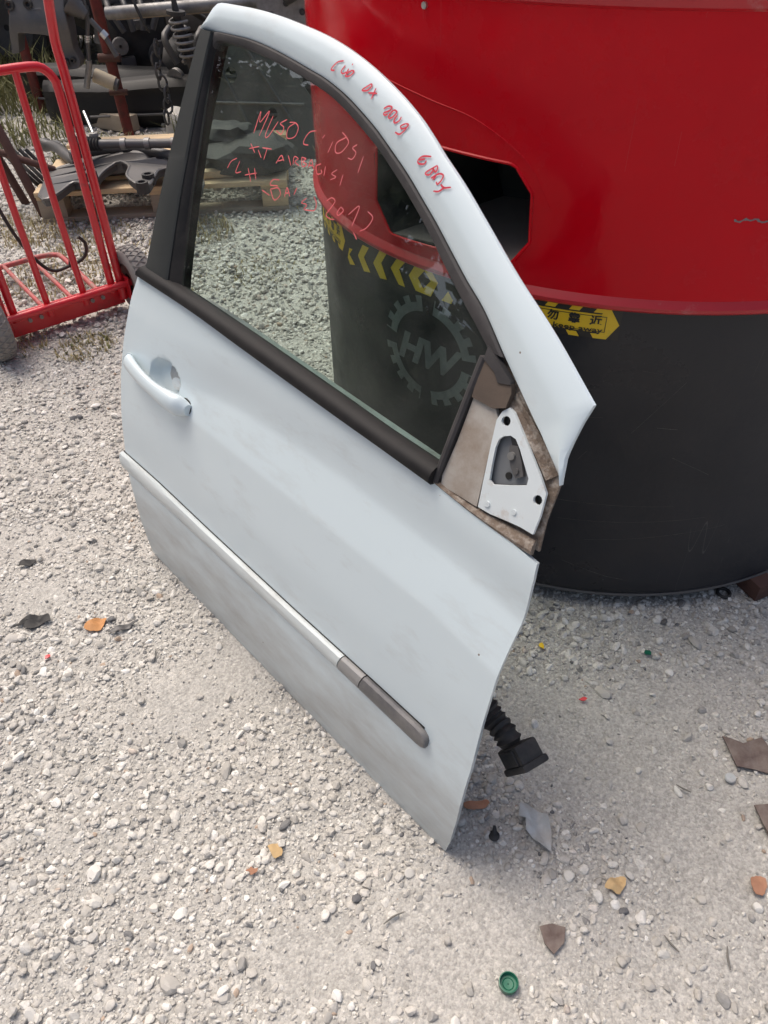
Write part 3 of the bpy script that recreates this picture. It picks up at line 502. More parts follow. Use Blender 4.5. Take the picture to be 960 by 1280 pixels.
def sticker(thc, zc, flip):
    W = .081; H = .0285; q = lambda x, y: (thc+flip*x*D2, zc+y)
    bd = onDrum([dens([q(-W-.02, -H), q(W+.022, -H), q(W+.022, H), q(-W-.02, H)], 8)], TD+.0004, 'warning_sticker', 'stickblack', tank, .0004)
    k = onDrum([dens([q(-W, -.017), q(W-.012, -.017), q(W-.004, -.0285) , q(W+.002, -.0285), q(W+.020, 0), q(W+.002, .0285), q(W-.004, .0285), q(W-.012, .017), q(-W, .017)], 6)], TD+.0008, 'yellow_field', 'yellow', bd, .0006)
    for x in np.arange(-W+.01, W-.02, .042):
        for s in (-1, 1): onDrum([dens([q(x, s*.0195), q(x+.018, s*.0195), q(x+.018+.006, s*.0285), q(x+.006, s*.0285)], 2)], TD+.0008, 'yellow_stripe', 'yellow', bd, .0006)
    return bd
b1 = sticker(-112.4, .7045, 1)
for x0, x1, y0, y1 in ((-.078, .0788, .0135, .0147), (-.078, .0788, -.0147, -.0135), (-.078, -.0768, -.0135, .0135), (.0776, .0788, -.0135, .0135)):
    onDrum([dens([(-112.4+x*D2, .7035+y) for x, y in ((x0, y0), (x1, y0), (x1, y1), (x0, y1))], 8)], TD+.0014, 'border_line', 'stickblack', b1, .0005)
for ch, th in (('请', -116.3), ('勿', -113.37), ('靠', -110.47), ('近', -107.55)): text_on_drum('lettering', ch, .0195, th, .7085, b1, 'stickblack', 1.05, TD+.0024, 0., .03)
text_on_drum('lettering', 'Please keep away', .0135, -112.1, .692, b1, 'stickblack', 1.5)
b2 = sticker(-163.5, .7, 1)
for ch, th in (('请', -167.3), ('勿', -164.4), ('靠', -161.4), ('近', -158.4)): text_on_drum('lettering', ch, .021, th, .706, b2, 'stickblack', 1.05, TD+.0024, 0., .03)
text_on_drum('lettering', 'Please keep away', .0135, -163, .69, b2, 'stickblack', 1.5)
cs = onDrum([dens([(-155.5, .672), (-127.5, .672), (-127.5, .733), (-155.5, .733)], 14)], TD+.0004, 'chevron_sticker', 'stickblack', tank, .0004)
for l in D['chev']: 
    l = [(a, min(z-.004, .7325)) for a, z in l]
    lp = [dens(l, 2)]
    if len(l) == 6 and l[0][0] > -137: lp.append(dens([(a, min(z-.004, .729)) for a, z in D['dia'][0]], 2))
    onDrum(lp, TD+.0009, 'yellow_chevron', 'yellow', cs, .0005)
GC = (-133.4, .560); ring = []
em = thing('gear_emblem', '', '', (0, 0, 0)); em.parent = tank; del em['label']; del em['category']
for a0, a1 in ((-82, -8), (8, 82), (98, 172), (188, 262)):
    outer = []; inner = []
    for k in range(25):
        a = a0+(a1-a0)*k/24; rr = .104 if (k//3) % 2 else .118; outer.append((rr, a))
        if k < 24 and ((k+1)//3) % 2 != (k//3) % 2: outer.append((.118 if (k//3) % 2 == 0 else .104, a+(a1-a0)/48)); outer.append((.118 if ((k+1)//3) % 2 == 0 else .104, a+(a1-a0)/48))
        inner.append((.086, a))
    l = [(GC[0]+D2*r*math.cos(R(a)), GC[1]+r*math.sin(R(a))) for r, a in outer+inner[::-1]]
    onDrum([l], TD+.0003, 'gear_segment', 'emblem', em, .0005)
text_on_drum('lettering', 'HW', .082, GC[0], GC[1]-.008, em, 'emblem', 1.0, TD+.0009, .3, .05)
# paint flake and rivet marks on the shell
o = tube('rivet', [cyl(-134.5, 1.148, TR-.002), cyl(-134.5, 1.148, TR+.004)], .005, 'bright', tank, 10)
for P_, wd_ in (([(-93.6, .60), (-99.5, .485)], .0012), ([(-92.5, .43), (-88, .40), (-86, .385)], .001), ([(-106, .13), (-98, .095), (-95, .088)], .0014), ([(-106.5, .41), (-105.3, .435)], .0012), ([(-100, .62), (-97, .615)], .0008), ([(-112, .50), (-104, .515)], .0006), ([(-96, .50), (-93, .497)], .0016), ([(-90, .62), (-89, .50)], .0007), ([(-108, .25), (-84, .27)], .0006), ([(-112, .30), (-90, .305)], .0006), ([(-103, .20), (-80, .24)], .0007)):
    Q_ = lin(P_, 24); V = []; F = []
    for i, (th, z) in enumerate(Q_):
        wv = wd_*(.25+.9*abs(noise.noise(Vector((i*.5, th, z*9))))); V += [cyl(th, z-wv/2, TD+.0005), cyl(th, z+wv/2, TD+.0005)]
        if i: F.append([2*i-2, 2*i-1, 2*i+1, 2*i])
    obj('scratch', V, F, 'scuff', tank)
pts = crom([(-93.6, .892), (-92.9, .889), (-92.3, .893), (-91.6, .891), (-91.0, .893), (-90.2, .888), (-89.4, .89)], 40)
V = []; F = []
for i, (th, z) in enumerate(pts):
    wv = .0008+.0030*abs(noise.noise(Vector((i*.35, 5, 0)))); V += [cyl(th, z-wv, TR+.0006), cyl(th, z+wv, TR+.0006)]
    if i: F.append([2*i-2, 2*i-1, 2*i+1, 2*i])
obj('paint_chip', V, F, 'greymech', tank)

# ------------------------------------------------------------------ car door
S_ = Vector((.6583669, -.75269717, 0)); T_ = Vector((.26974254, .2359376, .93358043)); N_ = Vector((-.70270334, -.61463845, .35836795))
DM = Matrix((S_, -N_, T_)).transposed().to_4x4(); DM.translation = (-.586, 1.383, .004)
door = thing('white_car_door', 'white front car door with its window, leaning against the red and black tank', 'car door', mat4=DM)
PT = [-.1, 0, .08, .2, .35, .5, .6, .7, .85, 1.0, 1.1, 1.2, 1.3]; PD = [-.05, 0, .03, .06, .082, .092, .092, .085, .068, .045, .028, .005, -.02]
tt = np.linspace(-.1, 1.3, 281); dd = np.interp(tt, PT, PD); ker = np.exp(-np.linspace(-2, 2, 25)**2); ker /= ker.sum(); dd = np.convolve(np.pad(dd, 12, mode='edge'), ker, 'valid')
def sst(x): x = min(1, max(0, x)); return x*x*(3-2*x)
def blo(s): return np.interp(s, [0, .18, .58, .89, 1.04], [.468, .4676, .4661, .4648, .443])
def bup(s): return np.interp(s, [0, .19, .36, .66, .90, 1.04], [.50, .525, .545, .555, .548, .53])
BOWL = (.100, .503, .050, .040)
def dep(s, t, feat=True):
    d = float(np.interp(t, tt, dd))
    if feat and t < .68:
        a, b = blo(s), bup(s); amp = .017*sst((s-.02)/.3)
        x = (t-a)/(b-a); x = min(1, max(0, x)); d -= amp*x      # shoulder: the skin steps out below the waist
        d += amp*.75*sst((t-b)/.10)                              # and comes back out to the belt
        q = ((s-BOWL[0])/BOWL[2])**2+((t-BOWL[1])/BOWL[3])**2
        if q < 1.25: d -= .020*sst((1.25-q)/.7)
    return d
def sf(s, t, o=0., feat=True): return Vector((s, -(dep(s, t, feat)+o), t))
def loft(name, A, B, prof, m, n, par=door, cl='crom', caps=True, ang=38):
    f = crom if cl == 'crom' else lin; A = f(A, n); B = f(B, n); k = len(prof); V = []; F = []
    for a, b in zip(A, B):
        for w_, o_ in prof: p = a+(b-a)*w_; V.append(sf(p[0], p[1], o_, False))
    for i in range(n-1):
        for j in range(k): j2 = (j+1) % k; F.append([i*k+j, i*k+j2, (i+1)*k+j2, (i+1)*k+j])
    if caps: F.append(list(range(k))[::-1]); F.append([(n-1)*k+j for j in range(k)])
    o = obj(name, V, F, m, par); fixn(o); return autosmooth(o, ang)
fr_t = [-.02, 0, .05, .116, .263, .394, .484, .573, .628, .70]; fr_s = [1.026, 1.030, 1.040, 1.045, 1.046, 1.040, 1.036, 1.034, 1.031, 1.02]
re_t = [-.02, 0, .05, .123, .191, .254, .329, .423, .519, .603, .674, .70]; re_s = [.012, .006, -.004, -.024, -.044, -.057, -.068, -.076, -.072, -.062, -.045, -.036]
tbelt = lambda s: np.interp(s, [-.05, .16, .326, .474, .605, .722, .828, .91, .97, 1.035], [.674, .672, .665, .659, .654, .65, .646, .640, .636, .628])
tbot = lambda s: np.interp(s, [0, .15, .5, .9, 1.03], [0, -.006, -.008, -.006, 0])
NU, NV = 150, 110; V = []; F = []
for j in range(NV+1):
    v = j/NV; t0 = v*.652
    sl_, sr_ = np.interp(t0, re_t, re_s), np.interp(t0, fr_t, fr_s)
    for i in range(NU+1):
        s = sl_+(sr_-sl_)*i/NU; t = tbot(s)+(tbelt(s)-tbot(s))*v; V.append(sf(s, t))
    
for j in range(NV):
    for i in range(NU): a = j*(NU+1)+i; F.append([a, a+NU+1, a+NU+2, a+1])
# folded hem round the skin
loop = [i for i in range(NU+1)]+[j*(NU+1)+NU for j in range(1, NV+1)]+[NV*(NU+1)+i for i in range(NU-1, -1, -1)]+[j*(NU+1) for j in range(NV-1, 0, -1)]
cx, cz = .5, .33; base = len(V)
for q in loop:
    p = V[q]; V.append(Vector((p.x+(.003 if p.x < cx else -.003), p.y+.012, p.z+(.003 if p.z < cz else -.003))))
for i in range(len(loop)): j = (i+1) % len(loop); F.append([loop[i], loop[j], base+j, base+i])
pan = obj('outer_panel', V, F, 'white', door); fixn(pan); autosmooth(pan, 35)
# inner shell of the door
il = [(p[0], p[1]) for p in ([(s, .018) for s in np.linspace(.03, .93, 12)]+[(np.interp(t, fr_t, fr_s)-.07, t) for t in np.linspace(.06, .6, 10)]+[(s, tbelt(s)-.012) for s in np.linspace(.95, -.01, 14)]+[(np.interp(t, re_t, re_s)+.022, t) for t in np.linspace(.62, .06, 10)])]
prism('inner_panel', [il], lambda p: Vector((p[0], -(dep(*p, False)-.022), p[1])), lambda p: Vector((.02+p[0]*.90, -(dep(*p, False)*.5-.095), .02+p[1]*.95)), 'inner', door)
# window frame
OUT = D['out']
INN = D['inner'][::-1]
No = 90
A_ = lin(OUT[:5], 14)[:-1]+crom(OUT[4:], No); B_ = lin([INN[0], INN[0]], 2); Bf = crom(INN, No)
# the nose at the foot of the frame opens as a fan from the inner corner
Bn = [np.array(INN[0])+(Bf[6]-np.array(INN[0]))*(i/13) for i in range(13)]; tail = crom([Bf[6]]+[np.array(p) for p in INN[2:]], No)
k = [(.07, -.014), (.015, -.009), (0, -.005), (.02, -.001), (.09, .0005), (.45, .003), (.58, .0015), (.90, -.005), (.97, -.008), (1, -.014), (1, -.034)]
V = []; F = []; AA = A_; BB = Bn+tail; nn = len(AA); kk = len(k)
for i, (a, b) in enumerate(zip(AA, BB)):
    f_ = min(1., (i+1)/26)                      # the pressing thins out towards its foot
    for w_, o_ in k: p = a+(b-a)*w_; V.append(sf(p[0], p[1], o_ if o_ > -.006 else -.006+(o_+.006)*f_, False))
for i in range(nn-1):
    for j in range(kk): j2 = (j+1) % kk; F.append([i*kk+j, i*kk+j2, (i+1)*kk+j2, (i+1)*kk+j])
F += [list(range(kk))[::-1], [(nn-1)*kk+j for j in range(kk)]]
wf = obj('window_frame', V, F, 'white', door); fixn(wf); autosmooth(wf, 30)
# rubber round the glass
gl = D['gl']
rp = [(-.04, -.03), (-.04, -.006), (.12, -.0035), (.5, -.004), (.85, -.007), (1, -.012), (1.06, -.022), (1.06, -.03)]
loft('window_seal', [(-.012, 1.139)]+INN[::-1][1:20], [gl[4], gl[5]]+gl[6:], rp, 'rubber', 70)
loft('run_channel', [(.062, .690), (.0586, .7016), (-.0023, 1.1367)], [(.098, .690), (.092, .7091), (.0039, 1.118)], [(0, -.03), (0, -.003), (.3, -.005), (.6, -.013), (1.05, -.014), (1.05, -.03)], 'belt', 20, cl='lin')
loft('pillar_trim', [(-.0285, .697), (-.040, 1.1395)], [(.0586, .697), (-.0023, 1.1395)], [(0, -.04), (0, -.001), (.06, .002), (.94, .002), (1, -.001), (1, -.04)], 'trim', 30, cl='lin')
loft('belt_moulding', [(-.048, .6735), (.16, .6715), (.326, .6645), (.474, .6585), (.605, .6535), (.722, .6495), (.828, .6455)], [(-.032, .7005), (.151, .697), (.316, .692), (.462, .6865), (.593, .681), (.71, .6755), (.827, .673)], [(-.08, -.02), (-.08, .003), (.05, .009), (.35, .012), (.65, .010), (.9, .003), (1.0, -.006), (1.0, -.02)], 'belt', 60)
# glass
def gsl(t): return np.interp(t, [.64, .709, .7855, .92, 1.036, 1.114, 1.13], [.096, .089, .0735, .044, .0175, .002, .004])
_gr = sorted([(p[1], p[0]+.007) for p in D['gl'][6:]]); _gt = [.64]+[a for a, b in _gr]+[1.135]; _gs = [.832]+[b for a, b in _gr]+[.05]
def gsr(t): return np.interp(t, _gt, _gs)
V = []; F = []; nr, ncol = 40, 40; ts_ = np.linspace(.648, 1.130, nr)
for sgn in (-.013, -.0172):
    for t in ts_:
        for i in range(ncol): u = i/(ncol-1); s = gsl(t)+(gsr(t)-gsl(t))*u; V.append(sf(s, t, sgn, False))
for L_ in (0, 1):
    for j in range(nr-1):
        for i in range(ncol-1): a = L_*nr*ncol+j*ncol+i; q = [a, a+1, a+ncol+1, a+ncol]; F.append(q if L_ == 0 else q[::-1])
gob = obj('window_glass', V, F, 'glass', door, True)
# mirror triangle
pf = lambda o: (lambda p: sf(p[0], p[1], o, False))
tri = [D['tri'][0], (.9, .815), (.96, .779), (1.004, .7435), (1.006, .72), (1.008, .68), (1.016, .638), (.96, .636), (.90, .640), (.833, .645), (.829, .74)]
prism('mirror_recess', [tri], pf(-.018), pf(-.022), 'dirtsteel', door)
pl = prism('mirror_plate', [D['plate'], D['hole1'], D['hole2'], D['cut']], pf(-.007), pf(-.0115), 'plate', door)
prism('cavity_back', [[(x*1.0+(x-.934)*.25, y+(y-.725)*.25) for x, y in D['cut']]], pf(-.0165), pf(-.0175), 'greymech', pl)
def rod(name, s, t, r, o0, o1, m, par, seg=16):
    V = []; F = []
    for o in (o0, o1):
        for k_ in range(seg): a = 2*math.pi*k_/seg; V.append(sf(s, t, o, False)+Vector((r*math.cos(a), 0, r*math.sin(a))))
    F = [[k_, (k_+1) % seg, seg+(k_+1) % seg, seg+k_] for k_ in range(seg)]+[list(range(seg))[::-1], [seg+k_ for k_ in range(seg)]]
    o = obj(name, V, F, m, par); fixn(o); return autosmooth(o, 40)
for hs, ht in ((.8994, .7751), (.9899, .7039)): rod('bolt_hole', hs, ht, .0078, -.0165, -.0155, 'stickblack', pl)
prism('pivot_bracket', [[(.918, .748), (.930, .752), (.945, .735), (.955, .720), (.945, .712), (.932, .722), (.922, .735)]], pf(-.010), pf(-.016), 'steel_dk', pl)
rod('pivot_bolt', .9275, .737, .0055, -.016, -.006, 'alu', pl); rod('pivot_bolt', .943, .722, .004, -.016, -.007, 'steel_dk', pl); rod('cavity_hole', .9315, .7085, .005, -.0165, -.0145, 'stickblack', pl)
prism('cavity_shadow_piece', [[(.912, .758), (.924, .757), (.934, .748), (.932, .738), (.920, .748)]], pf(-.0125), pf(-.016), 'steel_bl', pl)  # dark solid piece painting the shadow inside the cavity
rod('rivet', .9225, .6615, .0045, -.010, -.005, 'plate', pl); rod('rivet', .965, .672, .004, -.010, -.0055, 'plate', pl)
prism('quarter_panel', [D['grey']], pf(-.008), pf(-.014), 'greybrown', door)
prism('rubber_corner', [D['rub1']], pf(-.003), pf(-.012), 'rubbrown', door)
prism('rubber_cap', [D['rub2']], pf(-.001), pf(-.012), 'rubber', door)
loft('divider_bar', [(.8235, .648), (.8235, .8385)], [(.8345, .648), (.8345, .8385)], [(0, -.02), (0, -.003), (.3, 0), (.7, 0), (1, -.003), (1, -.02)], 'rubber', 12, cl='lin')
loft('gutter', [(.893, .812), (.955, .776), (.999, .7445)], [(.880, .800), (.942, .763), (.987, .7305)], [(0, -.02), (0, -.014), (.5, -.016), (1, -.011), (1, -.02)], 'dirtsteel', 16)
sm_ = loft('sealant_seam', [(.81, .6475), (.859, .6425), (.9105, .638), (.967, .6355), (1.015, .635)], [(.815, .6535), (.8589, .6475), (.9134, .6465), (.9669, .6490), (1.008, .652)], [(0, -.008), (0, -.003), (.3, -.0015), (.7, -.006), (1, -.012), (1, -.018)], 'dirtsteel', 30)
# protective side moulding
MU = lambda s: np.interp(s, [-.07, .1, .3, .6, .85, .95], [.256, .2585, .2545, .252, .254, .2535]); ML = lambda s: np.interp(s, [-.07, .3, .74, .95], [.210, .212, .2125, .2105])
mp_ = [(0, -.006), (0, .006), (.10, .0105), (.35, .0125), (.7, .010), (.95, .004), (1, -.001), (1, -.006)]
def mseg(name, s0, s1, m, skew0=.011, skew1=.011, n=30):
    ss = np.linspace(s0, s1, n); return loft(name, [(s, MU(s)) for s in ss], [(s-(skew0+(skew1-skew0)*i/(n-1)), ML(s)) for i, s in enumerate(ss)], mp_, m, n, cl='lin')
mo = mseg('side_moulding', -.064, .745, 'silver', 0)
m1 = mseg('moulding_cap', .7475, .803, 'mgrey2')
# tapered grey end with a rounded tip
ss = list(np.linspace(.8055, .935, 20)); up = [(s, MU(s)) for s in ss]+[(.948, .2515), (.956, .246), (.9595, .238), (.9595, .232)]; lo = [(s-.011, ML(s)) for s in ss]+[(.938, .2105), (.949, .2125), (.957, .2185), (.9595, .2255)]
V = []; F = []; kk = len(mp_)
for a, b in zip(up, lo):
    for w_, o_ in mp_: V.append(sf(a[0]+(b[0]-a[0])*w_, a[1]+(b[1]-a[1])*w_, o_, False))
for i in range(len(up)-1):
    for j in range(kk): j2 = (j+1) % kk; F.append([i*kk+j, i*kk+j2, (i+1)*kk+j2, (i+1)*kk+j])
F += [list(range(kk))[::-1], [(len(up)-1)*kk+j for j in range(kk)]]; o = obj('moulding_end', V, F, 'mgrey', door); fixn(o); autosmooth(o, 38)
gap_shadow = loft('moulding_gap_shadow', [(s, MU(s)+.0025) for s in np.linspace(-.062, .945, 30)], [(s, MU(s)-.002) for s in np.linspace(-.062, .945, 30)], [(0, -.002), (0, .0012), (1, .0012), (1, -.002)], 'stickblack', 30, cl='lin')  # black strip painting the shadow along the moulding's upper edge
# handle
hc = [(-.040, .4965, .006), (-.026, .4970, .016), (-.005, .4960, .021), (.03, .4935, .027), (.075, .4895, .030), (.12, .4865, .029), (.155, .4845, .024), (.185, .4835, .016), (.2065, .4825, .006)]
hw_ = [(.011, .008), (.0165, .012), (.0175, .012), (.0168, .0105), (.0165, .010), (.0175, .011), (.021, .015), (.0215, .017), (.012, .011)]
def handle_piece(name, i0, i1, m, par, n=26):
    C3 = crom([(*c_, *w_) for c_, w_ in zip(hc, hw_)], 60)[i0:i1]; V = []; F = []; sg = 14
    for s, t, o_, ry, rz_ in C3:
        for k_ in range(sg): a = 2*math.pi*k_/sg; V.append(sf(s, t+ry*math.sin(a), 0, False)+Vector((0, -(o_-.004)-rz_*math.cos(a), 0)))
    for i in range(len(C3)-1):
        for k_ in range(sg): F.append([i*sg+k_, i*sg+(k_+1) % sg, (i+1)*sg+(k_+1) % sg, (i+1)*sg+k_])
    F += [list(range(sg))[::-1], [(len(C3)-1)*sg+k_ for k_ in range(sg)]]; o = obj(name, V, F, m, par); fixn(o); return autosmooth(o, 45)
h = handle_piece('door_handle', 6, 60, 'white', door); handle_piece('handle_cap', 0, 6, 'white', h)
V = []; F = []
ol = [(.187+.0215*math.cos(a), .4815+.0175*math.sin(a)) for a in np.linspace(0, 6.283, 20, endpoint=False)]
prism('handle_gasket', [[(s, t) for s, t in ol]], lambda p: sf(p[0], p[1], .0015), lambda p: sf(p[0], p[1], -.003), 'black', h)
ol = [(.122+.018*math.cos(a), .503+.012*math.sin(a)) for a in np.linspace(0, 6.283, 20, endpoint=False)]
prism('lock_cover', [ol], lambda p: sf(p[0], p[1], .004), lambda p: sf(p[0], p[1], -.002), 'plate', h)
# felt-pen writing
def writing(name, strokes, off, wd, m, par):
    V = []; F = []
    for st in strokes:
        P = crom(st, max(8, len(st)*5)) if len(st) > 2 else lin(st, 6); b0 = len(V)
        for i, p in enumerate(P):
            d = P[min(i+1, len(P)-1)]-P[max(i-1, 0)]; d = d/(np.linalg.norm(d)+1e-9); n_ = np.array([-d[1], d[0]]); ww = wd*(.8+.4*abs(noise.noise(Vector((p[0]*40, p[1]*40, 2)))))*(.55 if i in (0, len(P)-1) else 1)
            for sg in (-1, 1): q = p+n_*sg*ww/2; V.append(sf(q[0], q[1], off, False))
            if i: F.append([b0+2*i-2, b0+2*i-1, b0+2*i+1, b0+2*i])
    return obj(name, V, F, m, par)
for wds in ((0, 5), (5, 8), (8, 13), (13, 20)): writing('written_word', D['w_frame'][wds[0]:wds[1]], .0042, .0027, 'marker', wf)
for wds in ((0, 4), (4, 10), (10, 15), (15, 19), (19, 23), (23, 26), (26, 31), (31, 36), (36, 37), (37, 39), (39, 44)): writing('written_word', D['w_glass'][wds[0]:wds[1]], -.0124, .0021, 'marker_glass', gob)
# wiring boot hanging out of the front edge
bp_ = crom([(.90, .33, -.09), (.945, .285, -.12), (.986, .253, -.13), (1.018, .243, -.13), (1.034, .232, -.13)], 46)
boot = tube('wiring_boot', [sf(s, t, o_, False) for s, t, o_ in bp_], [.0205+.0028*math.cos(i*1.9) for i in range(46)], 'black', door, 14)
c0 = sf(1.056, .228, -.13, False); rm = Matrix.Rotation(R(32), 3, 'Y') @ Matrix.Rotation(R(18), 3, 'X')
cn = box('connector', c0, (.036, .046, .064), 'black', boot, .006, rm); box('connector_lip', c0+rm @ Vector((.020, 0, 0)), (.013, .053, .071), 'black', boot, .005, rm)
for k_ in (-1, 1): box('connector_rib', c0+rm @ Vector((0, k_*.024, 0)), (.026, .005, .045), 'steel_bl', boot, .002, rm)

# ------------------------------------------------------------------ hand truck
a_ = math.atan2(.61, .79)
ht = thing('hand_truck', 'bright red hand truck standing upright on the gravel beside the car door', 'hand truck', (-1.118, 2.557, 0), a_)
for s in (-1, 1):
    fr = tube('frame_tube', bent([(s*.212, .0, .055), (s*.212, 0, .4), (s*.210, 0, .76), (s*.208, .004, .86), (s*.208, .004, .885), (s*.208, -.03, .99), (s*.208, -.09, 1.12)], 40), .0145, 'redtruck', ht, 12)
    tube('grip', [(s*.208, -.036, 1.005), (s*.208, -.09, 1.12), (s*.208, -.098, 1.135)], .0175, 'black', fr, 12)
loopP = [(-.178, 0, .09)]+[(-.178, 0, z) for z in (.3, .55, .755)]+[(-.170, 0, .795), (-.148, 0, .822), (-.11, 0, .832)]+[(.0, 0, .834)]+[(.11, 0, .832), (.148, 0, .822), (.170, 0, .795)]+[(.178, 0, z) for z in (.755, .55, .3, .09)]
tube('back_loop', bent(loopP, 90), .0135, 'redtruck', ht, 12)
for x in (-.066, .066): tube('back_bar', [(x, 0, .828), (x, 0, .45), (x+.006, -.002, .075)], .0115, 'redtruck', ht, 12)
tube('axle_tube', [(-.245, -.028, .118), (.245, -.028, .118)], .0125, 'redtruck', ht, 12)
tp = box('toe_bracket', (0, .022, .07), (.44, .008, .085), 'redtruck', ht, .002)
box('toe_bracket_foot', (0, .05, .03), (.44, .06, .006), 'redtruck', tp, .002)
for x in (-.13, -.09, .10, .14): tube('bolt', [(x, .018, .075), (x, .008, .075)], .007, 'alu', tp, 8)
nz = tube('folding_nose', bent([(-.165, .02, .055), (-.165, .2, .06), (-.163, .46, .07), (-.15, .515, .07), (-.11, .54, .07), (0, .545, .07), (.11, .54, .07), (.15, .515, .07), (.163, .46, .07), (.165, .15, .05), (.165, .02, .055)], 80), .0105, 'redworn', ht, 10)
for x in (-.05, .06): tube('nose_bar', [(x, .02, .055), (x, .545, .07)], .009, 'redworn', nz, 8)
for s in (-1, 1):
    V = []
    wh = lathe('wheel', [(.030, -.028), (.060, -.030), (.072, -.026), (.074, 0), (.072, .026), (.060, .030), (.030, .028), (.028, -.028)], 'rustdk', ht, 28, 'X', (s*.264, -.03, .122))
    pr = [(.066, -.034), (.088, -.042), (.108, -.038), (.118, -.026), (.122, 0), (.118, .026), (.108, .038), (.088, .042), (.066, .034)]
    ty = lathe('tyre', pr, 'tyre', wh, 40, 'X', (s*.264, -.03, .122))
    V = []; F = []
    for k_ in range(30):       # raised diamond tread
        for d_ in (-1, 1):
            P = [(s*.264+d_*x, -.03+rr*math.cos(a), .122+rr*math.sin(a)) for x, rr, a in ((-.030, .1172, k_*.2094), (-.012, .1222, k_*.2094+.09), (.012, .1222, k_*.2094+.21), (.030, .1172, k_*.2094+.30))]
            v_, f_ = tubeVF(P, .0022, 5, True, len(V)); V += v_; F += f_
    t_ = obj('tread', V, F, 'tyre', wh, True); t_['kind'] = 'stuff'
    lathe('hub', [(.001, s*.036), (.016, s*.036), (.022, s*.028), (.030, s*.022)], 'redworn', wh, 18, 'X', (s*.264, -.03, .122))
    box('wheel_bracket', (s*.228, .0, .10), (.006, .09, .09), 'redtruck', ht, .002)
cd = tag(tube('elastic_strap', bent([(-1.26, 2.47, .84), (-1.235, 2.50, .6), (-1.20, 2.53, .36), (-1.15, 2.58, .22), (-1.10, 2.65, .20), (-1.05, 2.68, .22), (-1.03, 2.67, .27), (-1.045, 2.66, .30)], 60), .006, 'black', None, 8), 'thin black elastic strap hooked over the red hand truck', 'strap')
tube('strap_hook', bent([(-1.10, 2.65, .20), (-1.085, 2.64, .24), (-1.075, 2.63, .28), (-1.07, 2.63, .31)], 12), .005, 'black', cd, 8)

# ------------------------------------------------------------------ pallet and the parts on it
pal = thing('wooden_pallet', 'pale wooden pallet loaded with a greasy subframe and black parts', 'pallet', (-1.55, 3.585, 0), R(4.5))
for i, y in enumerate((.05, .225, .40, .575, .75)): box('deck_board', (.57, y, .133), (1.14, .10 if i % 2 else .125, .022), 'wood', pal, .002, Matrix.Rotation(R(random.uniform(-.4, .4)), 3, 'Z'))
for x in (.06, .57, 1.08):
    box('stringer_board', (x, .40, .1125), (.12, .80, .018), 'wood', pal, .002)
    for y in (.05, .40, .75): box('block', (x, y, .063), (.12, .10, .080), 'oldwood' if x < 1 else 'wood', pal, .003)
for y in (.05, .40, .75): box('bottom_board', (.57, y, .0125), (1.14, .10, .020), 'oldwood', pal, .002)
sfm = thing('axle_subframe', 'dark grey stamped steel front subframe lying on the wooden pallet', 'subframe', (-1.2, 3.65, .15))
so_ = [(x+1.2, y-3.65) for x, y in E['sub_out']]
so_s = [tuple(p) for p in crom([*so_, so_[0]], 90)[:-1]]
hl_ = lambda x, y, r: [(x+1.2+r*math.cos(a), y-3.65+r*.8*math.sin(a)) for a in np.linspace(6.283, 0, 12, endpoint=False)]
szf = lambda p: .060+.035*math.sin(p[0]*7+.6)+.05*max(0, p[1])
cm = prism('crossmember', [so_s, hl_(-1.33, 3.66, .022), hl_(-1.15, 3.80, .026), hl_(-.98, 3.70, .02)], lambda p: Vector((p[0], p[1], szf(p))), lambda p: Vector((p[0]*.99, p[1]*.99, szf(p)-.035)), 'steel_dk', sfm)
tube('flange', [(p[0], p[1], szf(p)-.004) for p in so_s]+[(so_s[0][0], so_s[0][1], szf(so_s[0])-.004)], .0075, 'steel_md', sfm, 6)
for x, y, z in E['sub_h']: lathe('bushing', [(.012, .075), (.016, .115), (.026, .115), (.028, .07)], 'black', sfm, 18, 'Z', (x+1.2, y-3.65, -.01))
tube('ridge', [(x+1.2, y-3.65, .10) for x, y in ((-1.40, 3.74), (-1.25, 3.83), (-1.1, 3.82), (-.92, 3.70))], .022, 'steel_dk', sfm, 10)
rk = thing('steering_rack', 'dark steering rack tube lying across the subframe on the pallet', 'steering rack', (-1.1, 3.72, .27))
r0 = [Vector(p)-Vector((-1.1, 3.72, .27)) for p in E['rack']]
tube('rack_housing', [r0[2], r0[3], r0[4]], .020, 'steel_dk', rk, 14)
tube('rubber_bellows', [r0[0]+(r0[2]-r0[0])*(i/24) for i in range(25)], [.026+.005*math.cos(i*2.1) for i in range(25)], 'black', rk, 14)
for k_ in (.25, .5, .78): p = r0[2]+(r0[4]-r0[2])*k_; tube('clamp', [p-Vector((.012, 0, 0)), p+Vector((.012, 0, 0))], .025, 'alu', rk, 14)
tube('tie_rod', [(x+1.1, y-3.72, z-.27) for x, y, z in ((-1.297, 3.83, .30), (-1.33, 3.9, .335), (-1.365, 3.97, .375))], .007, 'bright', rk, 8)
lathe('rod_end', [(.004, .0), (.018, .002), (.022, .012), (.018, .022), (.004, .024)], 'alu', rk, 14, 'Z', (-.195, .10, .03))
ar = tag(tube('control_arm', bent([(-1.711, 4.238, .16), (-1.614, 4.155, .17), (-1.483, 3.931, .19), (-1.40, 3.80, .20)], 20), [.03, .034]+[.026]*16+[.022, .02], 'steel_dk', None, 12), 'dull blue-grey control arm lying behind the subframe at the pallet edge', 'control arm')
